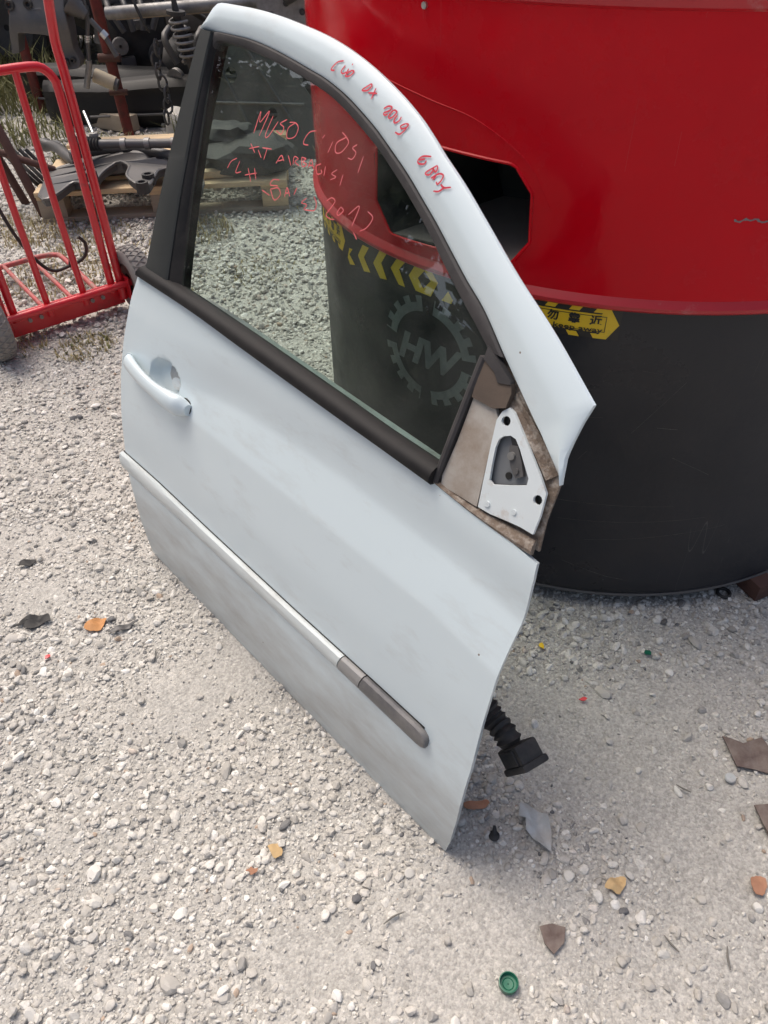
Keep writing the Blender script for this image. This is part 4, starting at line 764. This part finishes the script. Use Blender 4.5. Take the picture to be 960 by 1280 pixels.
# black parts seen through the window
bg_ = thing('black_engine_cover', 'crumpled black plastic cover sitting on the right end of the pallet', 'engine cover', (-.6, 3.83, .145))
def lump(name, c, s, m, par, seed, sub=3, amp=.28):
    bm = bmesh.new(); bmesh.ops.create_icosphere(bm, subdivisions=sub, radius=1)
    for v in bm.verts:
        q = v.co.copy(); e = 3.2; q = q/((abs(q.x)**e+abs(q.y)**e+abs(q.z)**e)**(1/e)); q *= 1+amp*noise.noise(q*1.7+Vector((seed, seed*.7, 0)))+.4*amp*noise.noise(q*5+Vector((seed, 0, 4)))
        v.co = Vector((q.x*s[0]+c[0], q.y*s[1]+c[1], q.z*s[2]+c[2]))
    me = bpy.data.meshes.new(name); bm.to_mesh(me); bm.free(); me.materials.append(MT[m]); o = bpy.data.objects.new(name, me); COL.objects.link(o); o.parent = par; return autosmooth(o, 30)
lump('cover_body', (0, 0, .07), (.20, .16, .08), 'black', bg_, 3); lump('cover_flap', (-.1, .05, .14), (.12, .10, .05), 'black', bg_, 8)
pp = tag(box('wooden_offcut', (-.72, 3.72, .165), (.16, .05, .03), 'wood', None, .002, Matrix.Rotation(R(8), 3, 'Z')), 'short pale wooden offcut lying among the black parts on the pallet', 'wood offcut')
tr = thing('splash_tray', 'large dark grey moulded under-engine tray propped upright behind the pallet', 'under tray', (-.62, 4.42, 0))
trl = [(-.30, .0), (.31, .0), (.33, .07), (.34, .22), (.24, .36), (.14, .53), (.0, .60), (-.20, .62), (-.27, .4)]
prism('tray_body', [trl, [(-.12+.03*math.cos(a), .40+.035*math.sin(a)) for a in np.linspace(6.28, 0, 10, endpoint=False)], [(.08+.025*math.cos(a), .22+.03*math.sin(a)) for a in np.linspace(6.28, 0, 10, endpoint=False)], [(-.15+.03*math.cos(a), .15+.02*math.sin(a)) for a in np.linspace(6.28, 0, 10, endpoint=False)]], lambda p: Vector((p[0], p[1]*.22, p[1])), lambda p: Vector((p[0], p[1]*.22+.012, p[1])), 'traygrey', tr)
for x0, z0, x1, z1 in ((-.2, .5, .0, .05), (-.05, .55, .22, .12), (-.24, .28, .25, .26)): tube('tray_rib', [(x0, z0*.22-.004, z0), (x1, z1*.22-.004, z1)], .009, 'steel_dk', tr, 6)

# ------------------------------------------------------------------ parts rack with things hung on it
rack = thing('parts_rack', 'rusty red steel rack loaded with scrap car parts behind the pallet', 'rack', (-1.5, 5.2, 0))
def tb(nm, a, b, r, m, par, o=(0, 0, 0), seg=10): return tube(nm, [Vector(a)-Vector(o), Vector(b)-Vector(o)], r, m, par, seg)
OR = (-1.5, 5.2, 0)
for a, b in (((-1.452, 4.9, 0), (-1.498, 4.9, 1.5)), ((-2.16, 5.5, 0), (-2.16, 5.5, 1.5)), ((.25, 4.95, 0), (.25, 4.95, 1.5)), ((.25, 5.7, 0), (.25, 5.7, 1.5)), ((-2.9, 5.0, 0), (-2.9, 5.0, 1.5))): tb('post', a, b, .030, 'redrust', rack, OR, 12)
for y, z in ((5.02, .735), (5.65, .80)): tb('beam', (-3.0, y, z), (.3, y, z), .026, 'redrust', rack, OR)
tb('bracket', (-1.52, 4.88, .42), (-1.40, 4.88, .42), .022, 'rustdk', rack, OR); tb('bracket', (-1.50, 4.87, .25), (-1.40, 4.87, .25), .016, 'rustdk', rack, OR)
pipe = tag(tube('metal_pipe', [(-1.40, 4.80, .640), (-.55, 4.80, .682)], .030, 'alu', None, 18), 'dull grey metal pipe lying across the parts rack above the coil spring', 'pipe')
for (a, b, nm, lb) in (((-1.38, 4.93, .70), (-.5, 4.93, .74), 'plank', 'weathered plank on the rack behind the grey metal pipe'), ((-1.37, 4.90, .612), (-.5, 4.90, .652), 'plank', 'weathered plank on the rack just below the grey metal pipe')):
    V, F = [], []; A, B = Vector(a), Vector(b); c_ = (A+B)/2; o = box(nm, (0, 0, 0), ((B-A).length, .12, .022), 'oldwood', None, .002); o.location = c_; o.rotation_euler = (0, -math.atan2(b[2]-a[2], b[0]-a[0]), 0); tag(o, lb, 'plank')
rp_ = tube('rope', bent([(-1.24, 4.76, .72), (-1.22, 4.745, .66), (-1.20, 4.75, .60), (-1.185, 4.77, .56), (-1.19, 4.80, .58)], 24), .008, 'black', None, 8); tag(rp_, 'short dark hose looped over the grey metal pipe', 'hose')
hg = thing('hanging_subframe', 'dark grey cast subframe with a holed arm hanging at top left', 'subframe', (-1.68, 4.6, .42))
hp = [(x+1.68, z-.42) for x, y, z in E['hang']]; hp = [tuple(p) for p in lin(hp+[hp[0]], 70)[:-1]]; hp[0:0] = []
o = prism('casting', [hp], lambda p: Vector((p[0], -.02+.02*math.sin(p[1]*22), p[1])), lambda p: Vector((p[0], .09, p[1])), 'steel_dk', hg); bevel(o, .006, 2, 50)
for (x, y, z), r in zip(E['hanghole'], (.015, .012, .02, .018)): lathe('bushing', [(.3*r, .0), (r*.7, -.012), (r*1.15, -.012), (r*1.25, .03)], 'black', hg, 14, 'Y', (x+1.68, -.02, z-.42))
tube('rib', [(-.13, -.01, .27), (.02, -.015, .275), (.05, -.02, .18)], .012, 'steel_dk', hg, 8); tube('rib', [(-.12, -.01, .19), (0, -.012, .19)], .010, 'steel_dk', hg, 8)
s1 = thing('drive_shaft', 'thin dark drive shaft hanging down beside the red rack post', 'drive shaft', (-1.5, 4.65, .32))
P = [Vector(p)-Vector((-1.5, 4.65, .32)) for p in E['shaft1']]; tube('shaft', [P[0]+Vector((0, 0, .12)), P[0], P[1], P[2]], .011, 'steel_dk', s1, 10); tube('joint', [P[2]+Vector((.002, 0, .02)), P[2], P[3]], .016, 'alu', s1, 12)
for f in (.75, .85, .95): p = P[1]+(P[1]-P[0])*(f-1); tube('band', [p, p+Vector((0, 0, .008))], .0145, 'bright', s1, 12)
s2 = thing('jointed_axle_rod', 'grey jointed axle rod slanting behind the red rack post', 'axle rod', (-1.38, 4.6, .48))
P = [Vector(p)-Vector((-1.38, 4.6, .48)) for p in E['shaft2']]; tube('rod', P, .014, 'steel_dk', s2, 10); tube('collar', [P[1]-Vector((.01, 0, -.012)), P[1]+Vector((.01, 0, -.012))], .019, 'bright', s2, 12)
P2 = [Vector(p)-Vector((-1.38, 4.6, .48)) for p in E['cone']]; tube('rubber_gaiter', [P2[0]+(P2[1]-P2[0])*(i/10) for i in range(11)], [.06-.0042*i+.004*(i % 2) for i in range(11)], 'steel_dk', s2, 16)
fl = thing('oil_filter', 'cream coloured cylinder filter wedged behind the red rack post', 'filter', (-1.46, 4.72, .34)); tube('filter_body', [(-.055, 0, .03), (.045, 0, -.015)], .036, 'cream', fl, 18); tube('filter_cap', [(.045, 0, -.015), (.06, 0, -.022)], .030, 'steel_dk', fl, 16)
ss_ = thing('coil_strut', 'dusty coil spring strut hanging below the grey metal pipe', 'coil spring', (-1.0, 4.7, .42))
ax = Vector((.035, .0, -.20)); cp = []
for i in range(150):
    f = i/149; a = f*6.5*2*math.pi; cp.append(Vector((-.012, 0, .215))+ax*f+Vector((.043*math.cos(a), .043*math.sin(a), .008*math.cos(a))))
tube('spring', cp, .0075, 'alu', ss_, 8); tube('damper', [(-.014, 0, .30), (-.012, 0, .215), (.02, 0, .03), (.026, 0, -.03)], [.012, .02, .026, .02], 'steel_bl', ss_, 12); tube('top_mount', [(-.014, 0, .222), (-.012, 0, .24)], .048, 'black', ss_, 18)
hs2 = thing('bolted_bracket', 'grey bolted metal bracket between the door top and the red tank', 'bracket', (-.42, 4.7, .58))
prism('bracket_plate', [[(-.18, .02), (.02, -.02), (.16, .02), (.2, .12), (.12, .2), (-.16, .2)]], lambda p: Vector((p[0], 0, p[1])), lambda p: Vector((p[0], .03, p[1])), 'alu', hs2)
for x, z in ((-.1, .05), (-.02, .10), (.06, .06), (.12, .12), (-.13, .15)): lathe('bolt', [(.001, -.012), (.014, -.012), (.016, .0)], 'steel_bl', hs2, 10, 'Y', (x, 0, z))
tube('hose', [(-.02, -.02, .12), (.06, -.05, .16), (.14, -.03, .2)], .03, 'black', hs2, 10)
# scrap engines in the dark behind
def scrap_engine(i, x, y, z, sc_, label, m1='steel_bl', m2='steel_dk'):
    rg = random.Random(i*7+1); t = thing('scrap_engine', label, 'engine', (x, y, z), rg.uniform(-.4, .4), 'scrap engines behind the rack'); s = sc_
    lump('block', (0, 0, .25*s), (.26*s, .20*s, .24*s), m1, t, i*3.3, 3, .18); box('cylinder_head', (0, 0, .53*s), (.42*s, .22*s, .12*s), m2, t, .012)
    for k_ in range(4): tube('manifold_pipe', bent([(-.16*s+k_*.1*s, -.18*s, .5*s), (-.16*s+k_*.1*s, -.27*s, .46*s), (-.1*s+k_*.06*s, -.28*s, .34*s)], 8), .020*s, m2, t, 8)
    lathe('pulley', [(.02*s, -.02), (.09*s, -.02), (.075*s, 0), (.09*s, .02), (.02*s, .02)], m2, t, 20, 'Y', (.12*s, -.25*s, .18*s)); lathe('pulley', [(.01*s, -.02), (.05*s, -.02), (.042*s, 0), (.05*s, .02), (.01*s, .02)], 'alu', t, 18, 'Y', (-.14*s, -.25*s, .26*s))
    tube('hose', bent([(-.2*s, -.1*s, .6*s), (-.05*s, -.28*s, .64*s), (.15*s, -.24*s, .5*s), (.22*s, -.2*s, .2*s)], 20), .018*s, 'black', t, 8)
    for k_ in range(5): box('lug', (rg.uniform(-.24, .24)*s, -.2*s+rg.uniform(-.03, .02), rg.uniform(.06, .44)*s), (rg.uniform(.03, .1)*s, .06*s, rg.uniform(.03, .1)*s), rg.choice((m1, m2, 'alu')), t, .004)
    return t
for i, (x, y, z, s, lb) in enumerate([(-2.75, 5.6, 0, .9, 'black scrap engine on the ground at far left behind the rack'), (-.98, 5.35, .0, 1.0, 'black scrap engine under the metal pipe behind the coil spring'), (-1.52, 5.75, .12, .95, 'dark scrap engine behind the hanging drive shaft'), (-.42, 5.3, 0, 1.05, 'dark scrap engine right of the coil spring behind the door window'), (-1.85, 6.3, .3, 1.0, 'scrap engine deep in shade behind the red posts'), (.12, 5.6, 0, 1.0, 'scrap engine behind the red tank edge'), (-3.1, 6.4, .25, 1.2, 'big scrap engine furthest back at top left')]): scrap_engine(i, x, y, z, s, lb)
wr = thing('car_wreck', 'dark wrecked car body standing behind the rack of scrap parts', 'car', (-1.3, 7.3, 0))
prism('body', [[(-2.1, .25), (2.0, .25), (2.05, .75), (1.2, .85), (.6, 1.35), (-1.0, 1.38), (-1.7, .9), (-2.15, .8)]], lambda p: Vector((p[0], -.75, p[1])), lambda p: Vector((p[0], .75, p[1])), 'steel_bl', wr)
prism('side_window', [[(-1.5, .92), (-.95, 1.28), (.5, 1.26), (1.0, .9)]], lambda p: Vector((p[0], -.757, p[1])), lambda p: Vector((p[0], -.751, p[1])), 'stickblack', wr)
for x in (-1.35, 1.3):
    t_ = lathe('wheel', [(.19, -.09), (.29, -.10), (.31, 0), (.29, .10), (.19, .09)], 'black', wr, 28, 'Y', (x, -.70, .31)); lathe('rim', [(.02, -.06), (.12, -.07), (.19, -.085)], 'steel_dk', t_, 20, 'Y', (x, -.70, .31))
for (a, b, lb) in (((-1.9, 5.25, .05), (-1.5, 5.02, .06), 'grey weathered timber beam on the ground left of the red post'), ((-1.46, 5.25, .07), (-1.12, 5.08, .07), 'grey weathered timber beam on the ground right of the red post')):
    A, B = Vector(a), Vector(b); o = box('timber', (0, 0, 0), ((B-A).length+.15, .09, .09), 'oldwood', None, .008); o.location = (A+B)/2; o.rotation_euler = (0, 0, math.atan2(B.y-A.y, B.x-A.x)); tag(o, lb, 'timber')
for i, (x, y, z, l, rz, lb) in enumerate([(-1.25, 5.12, .0, 1.5, .08, 'long black bumper skin added for the shade under the rack behind the red post'), (-1.75, 5.45, .0, 1.3, -.25, 'black bumper skin added for the shade on the ground behind the left red post'), (-.55, 5.05, .0, 1.2, .05, 'black bumper skin added for the shade under the rack behind the window')]):  # bumpers added to fill the black shadow under the rack
    t = thing('added_shade_bumper', lb, 'bumper', (x, y, z), rz, 'bumpers added to darken the shade under the rack'); V = []; F = []; pr_ = [(0, .0), (-.05, .04), (-.07, .12), (-.05, .17), (-.06, .22), (-.03, .25), (.02, .27)]; n_ = 25
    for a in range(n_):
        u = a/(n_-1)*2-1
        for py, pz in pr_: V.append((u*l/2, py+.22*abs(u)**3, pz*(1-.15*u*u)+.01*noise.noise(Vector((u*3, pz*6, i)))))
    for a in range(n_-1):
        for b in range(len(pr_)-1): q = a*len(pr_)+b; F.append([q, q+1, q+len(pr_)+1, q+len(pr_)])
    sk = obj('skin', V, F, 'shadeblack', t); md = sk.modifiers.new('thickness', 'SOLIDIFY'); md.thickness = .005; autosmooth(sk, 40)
    tube('grille_bar', [(-l*.3, -.075, .09), (0, -.085, .09), (l*.3, -.075, .09)], .008, 'steel_dk', t, 6)
lr = thing('chain_link', 'dark loop of chain hanging right of the red post', 'chain', (-1.2, 4.85, .10)); 
for k_ in range(7): 
    V, F = tubeVF([(.022*math.cos(a)*(1 if k_ % 2 else .3)+k_*.004, .022*math.cos(a)*(.3 if k_ % 2 else 1), .04*math.sin(a)) for a in np.linspace(0, 6.283, 16)], .007, 6); o = obj('link', V, F, 'steel_dk', lr, True); o.location = (.02*math.sin(k_), 0, .02+k_*.058)
ew = tag(lump('rubble_stone', (-1.14, 4.95, .05), (.09, .08, .09), 'pebble', None, 5, 3, .25), 'rough beige boulder at the foot of the red rack post', 'boulder')
lb_ = thing('rusty_axle_stand', 'dark rusty bent frame leaning at the left edge behind the hand truck', 'scrap frame', (-1.66, 3.75, 0))
tube('leg', [(-.10, .05, .55), (.0, -.05, .34), (.10, -.10, .0)], .022, 'rustdk', lb_, 8); tube('leg', [(-.2, .1, .5), (-.06, .1, .0)], .02, 'rustdk', lb_, 8); tube('cross_bar', [(-.2, .05, .3), (.05, -.05, .25), (.16, .02, .18)], .016, 'rustdk', lb_, 8)
for k_ in range(5): tube('cable', bent([(-.1+.03*k_, .1, .25), (.02+.03*k_, 0+.02*k_, .18-.02*k_), (.10+.02*k_, .05, .05), (.16, .12-.03*k_, .03)], 16), .009, 'black', lb_, 6)

# ------------------------------------------------------------------ litter on the ground
def flat_bit(name, x, y, pts, m, label, cat, curl=.006, th=.0012, seed=1, zoff=.006, group=None):
    f = lambda p, e=0: Vector((p[0], p[1], e+curl*(.5+noise.noise(Vector((p[0]*40+seed, p[1]*40, 0))))+curl*8*abs(p[0]*p[1])/.003*.02))
    l = dens([tuple(p) for p in crom(pts+[pts[0]], len(pts)*3)[:-1]], 1) if 'leaf' in name else dens(pts, 3)
    if 'leaf' in name: l = [(p[0]*(1+.10*noise.noise(Vector((p[0]*300, p[1]*300, seed)))), p[1]*(1+.14*noise.noise(Vector((p[0]*260, p[1]*260, seed+5))))) for p in l]
    c_ = (sum(p[0] for p in l)/len(l), sum(p[1] for p in l)/len(l)); n = len(l); V = []; F = []
    rings = (1, .66, .33)
    for e in (th, 0):
        for k_ in rings: V += [f((c_[0]+(p[0]-c_[0])*k_, c_[1]+(p[1]-c_[1])*k_), e) for p in l]
        V.append(f(c_, e))
    H = 3*n+1
    for s in (0, 1):
        o = s*H
        for r in (0, 1):
            for i in range(n): j = (i+1) % n; q = [o+r*n+i, o+r*n+j, o+(r+1)*n+j, o+(r+1)*n+i]; F.append(q if s == 0 else q[::-1])
        for i in range(n): j = (i+1) % n; q = [o+2*n+i, o+2*n+j, o+3*n]; F.append(q if s == 0 else q[::-1])
    for i in range(n): j = (i+1) % n; F.append([i, H+i, H+j, j])
    o = obj(name, V, F, m); fixn(o); autosmooth(o, 50); o.location = (x, y, gh(x, y)+zoff); return tag(o, label, cat, group)
def blob(rx, ry, seed, n=11, jag=.25, rot=0):
    rg = random.Random(seed); out = []
    for i in range(n):
        a = 2*math.pi*i/n; k_ = 1+rg.uniform(-jag, jag); x, y = rx*k_*math.cos(a), ry*k_*math.sin(a); out.append((x*math.cos(rot)-y*math.sin(rot), x*math.sin(rot)+y*math.cos(rot)))
    return out
flat_bit('dry_leaf', -.664, 1.147, blob(.026, .016, 1, 9, .3, .3), 'leaf_o', 'bright orange dry leaf on the gravel left of the car door', 'leaf', .012)
flat_bit('dry_leaf', .156, .692, blob(.020, .010, 2, 9, .3, .1), 'leaf_b', 'orange-brown dry leaf right beside the front lower corner of the door', 'leaf', .008)
flat_bit('dry_leaf', .378, .543, blob(.024, .012, 3, 10, .28, .5), 'leaf_t', 'crumpled tan dry leaf below the pale grey plastic scrap', 'leaf', .016)
flat_bit('dry_leaf', .615, .539, blob(.020, .013, 4, 9, .25, .9), 'leaf_b', 'reddish brown leaf near the right edge of the ground', 'leaf', .008)
flat_bit('dry_leaf', -.205, .62, blob(.015, .010, 14, 9, .5, .5), 'leaf_t', 'pale yellow crumpled leaf in the gravel at bottom centre left', 'leaf', .01)
flat_bit('dry_leaf', -.245, .585, blob(.008, .006, 15, 9, .4, .5), 'leaf_b', 'small rusty leaf fragment in the gravel at lower left', 'leaf', .008)
flat_bit('plastic_scrap', -.811, 1.161, blob(.034, .014, 5, 11, .45, .3), 'black', 'torn black plastic scrap left of the orange leaf', 'plastic scrap', .012)
flat_bit('plastic_scrap', -.60, 1.135, blob(.030, .008, 6, 11, .4, .4), 'steel_dk', 'thin dark grey plastic strip right of the orange leaf', 'plastic scrap', .008)
flat_bit('plastic_scrap', -.889, 1.357, blob(.022, .012, 16, 9, .4, .3), 'black', 'small black scrap near the left edge at mid height', 'plastic scrap', .008)
flat_bit('plastic_scrap', .256, .645, [(-.022, .040), (-.008, .044), (.010, .030), (.026, .022), (.027, -.012), (.022, -.044), (.004, -.036), (-.008, -.020), (-.018, -.006), (-.015, .015), (-.026, .022)], 'plastic_grey', 'pale grey broken plastic piece right of the door corner', 'plastic scrap', .016, .002)
flat_bit('brown_shard', .259, .464, [(-.022, .016), (.0, .020), (.020, .014), (.014, -.008), (-.006, -.026), (-.018, -.010)], 'shard', 'small dark brown metal shard above the green bottle cap', 'shard', .004, .003)
flat_bit('brown_shard', .690, .772, [(-.036, .050), (.0, .034), (.04, .046), (.05, .0), (.035, -.034), (.0, -.022), (-.030, -.014)], 'shard', 'larger flat brown shard near the right edge', 'shard', .004, .003)
flat_bit('brown_shard', .690, .631, [(-.03, .045), (.03, .05), (.03, -.05), (-.02, -.045)], 'shard', 'dark brown strip cut by the right edge of the picture', 'shard', .004, .004)
gc = thing('bottle_cap', 'dark green plastic bottle cap lying open side up on the dirt', 'bottle cap', (.175, .399, gh(.175, .399)+.003))
lathe('cap_body', [(.001, .001), (.0145, .001), (.0152, .0025), (.0152, .013), (.0138, .0132), (.0128, .004), (.001, .0035)], 'green', gc, 36); lathe('thread_ring', [(.0124, .0075), (.0136, .0085), (.0136, .0065), (.0124, .0075)], 'green', gc, 30); lathe('seal_ring', [(.0075, .0035), (.0085, .0048), (.0095, .0035)], 'green', gc, 30)
cl = thing('plastic_clip', 'small black plastic push clip next to the pale grey scrap', 'clip', (.182, .634, gh(.182, .634)+.004)); lathe('clip_head', [(.001, .0), (.0095, .0), (.010, .003), (.006, .006), (.001, .007)], 'black', cl, 20); tube('clip_stem', [(0, 0, .004), (.001, .006, .012), (.001, .012, .016)], [.005, .004, .0025], 'black', cl, 8)
rg_ = thing('rubber_ring', 'small black rubber ring on the ground below the tank edge', 'ring', (.79, 1.202, gh(.79, 1.2)+.006)); tube('ring_body', [(.014*math.cos(a), .014*math.sin(a), 0) for a in np.linspace(0, 6.283, 24)], .004, 'black', rg_, 8)
for i, (x, y, l, a, lb) in enumerate([(.446, .452, .03, 2.2, 'short grey twig at lower right below the tan leaf'), (-.0, .50, .04, .5, 'bent grey twig below the door corner'), (.545, .715, .028, 2.6, 'thin grey twig left of the brown shards'), (.53, .43, .035, 1.4, 'dark thin twig near the bottom right corner')]):
    tag(place(tube('twig', bent([(-l/2, 0, 0), (0, .0015, .002), (l/2, -.001, .001)], 8), [.001, .0014, .0016, .0018, .0016, .0014, .0012, .0008], 'twig', None, 6), (x, y, gh(x, y)+.007), (0, 0, a)), lb, 'twig')
bc = thing('round_metal_lid', 'small round pale metal cap between stones near the right edge', 'cap', (.64, .735, gh(.64, .735)+.006)); lathe('cap_disc', [(.001, .004), (.009, .004), (.010, .003), (.0105, 0)], 'plastic_grey', bc, 20)
for i, (x, y, m, lb) in enumerate([(.40, .915, 'redtruck', 'tiny red plastic bit on the gravel right of the wiring boot'), (-.745, 1.06, 'redtruck', 'tiny red sliver below the orange leaf'), (.335, 1.05, 'yellow', 'tiny yellow chip beside the door front edge'), (.565, 1.03, 'green', 'tiny green chip below the tank')]):
    flat_bit('plastic_chip', x, y, blob(.008, .006, 30+i, 6, .4, i), m, lb, 'chip', .003, .002, i, .008)

# ------------------------------------------------------------------ weeds
def tufts(name, spots, m, label, seed, wmax=.0035):
    rg = random.Random(seed); V = []; F = []
    for x, y, r, n, h in spots:
        for _ in range(n):
            a = rg.uniform(0, 6.28); d = r*math.sqrt(rg.random()); px, py = x+d*math.cos(a), y+d*math.sin(a); hh = h*rg.uniform(.4, 1.1); la = rg.uniform(0, 6.28); le = rg.uniform(.2, 1.1)*hh; wv = rg.uniform(.4, 1)*wmax; z = gh(px, py); i = len(V)
            dx, dy = math.cos(la), math.sin(la); ox, oy = -dy*wv, dx*wv
            V += [(px-ox, py-oy, z), (px+ox, py+oy, z), (px+dx*le*.4-ox*.8, py+dy*le*.4-oy*.8, z+hh*.65), (px+dx*le*.4+ox*.8, py+dy*le*.4+oy*.8, z+hh*.65), (px+dx*le, py+dy*le, z+hh*.9)]
            F += [[i, i+1, i+3, i+2], [i+2, i+3, i+4]]
    return tag(obj(name, V, F, m, None, False, 'stuff'), label, 'grass')
tufts('dry_grass', [(-1.62, 3.50, .22, 420, .05), (-1.35, 3.40, .25, 380, .04), (-1.30, 3.0, .22, 420, .035), (-1.1, 3.15, .25, 300, .03), (-.80, 3.42, .16, 260, .06), (-.46, 3.0, .16, 110, .022), (-.7, 3.0, .2, 130, .02), (.0, 4.5, .35, 420, .10), (-.2, 3.6, .25, 150, .03), (-1.28, 2.45, .10, 110, .03), (-1.03, 2.42, .11, 160, .03), (-.15, 3.2, .2, 90, .02)], 'drygrass', 'dry yellow grass growing through the gravel near the pallet', 3)
tufts('green_weeds', [(-1.035, 2.43, .09, 45, .022), (-2.3, 5.9, .5, 900, .2), (-2.9, 6.3, .6, 900, .3), (-1.55, 4.55, .25, 420, .09), (-1.25, 4.6, .2, 320, .08), (-2.1, 5.0, .3, 320, .1), (-1.0, 4.75, .15, 160, .22), (-3.6, 7.6, 1.2, 1600, .4)], 'greenweed', 'low green weeds growing around the rack and scrap parts', 5, .006)

# ------------------------------------------------------------------ trees to the left of the yard (seen mirrored in the window glass)
def tree(x, y, h, rw, seed, label):
    rg = random.Random(seed); t = thing('yard_tree', label, 'tree', (x, y, 0), 0, 'trees along the left side of the yard')
    tube('trunk', bent([(0, 0, -.1), (.05, .03, h*.25), (-.05, .05, h*.5), (.02, 0, h*.8)], 14), list(np.linspace(.16, .04, 14)), 'bark', t, 10)
    for k_ in range(7):
        a = rg.uniform(0, 6.28); z0 = h*rg.uniform(.25, .6); tube('limb', bent([(0, 0, z0), (rw*.4*math.cos(a), rw*.4*math.sin(a), z0+h*.14), (rw*.8*math.cos(a), rw*.8*math.sin(a), z0+h*.24)], 8), list(np.linspace(.06, .015, 8)), 'bark', t, 7)
    cl_ = [(rg.gauss(0, rw*.42), rg.gauss(0, rw*.42), h*rg.uniform(.22, .93), rw*rg.uniform(.28, .5)) for _ in range(34)]; V = []; F = []
    for cx_, cy_, cz_, cr in cl_:
        cr *= 1.1-.5*max(0, cz_/h-.6)
        for _ in range(230):
            d = Vector((rg.gauss(0, 1), rg.gauss(0, 1), rg.gauss(0, .8))).normalized()*cr*rg.random()**.4; p = Vector((cx_, cy_, cz_))+d; n_ = Vector((rg.gauss(0, 1), rg.gauss(0, 1), rg.gauss(0, 1))).normalized(); u = n_.orthogonal().normalized(); w_ = n_.cross(u); s = rg.uniform(.09, .19); i = len(V)
            V += [p-u*s, p+w_*s*.5, p+u*s, p-w_*s*.5]; F.append([i, i+1, i+2, i+3])
    obj('crown', V, F, 'leafy', t)
for i, (az, d, el, rw, lb) in enumerate([(-62, 9.0, 31, 2.5, 'tallest dark leafy tree left of the yard, mirrored in the window glass'), (-70, 9.0, 22, 1.7, 'second dark leafy tree left of the yard, mirrored in the glass'), (-82, 9.2, 16, 1.6, 'third dark leafy tree left of the yard'), (-93, 9.0, 13.5, 1.5, 'lowest dark leafy tree left of the yard'), (-104, 9.5, 14, 1.6, 'dark leafy tree at the end of the row left of the yard')]):
    tree(d*math.sin(R(az)), d*math.cos(R(az)), 1.35+d*math.tan(R(el)), rw, 50+i, lb)
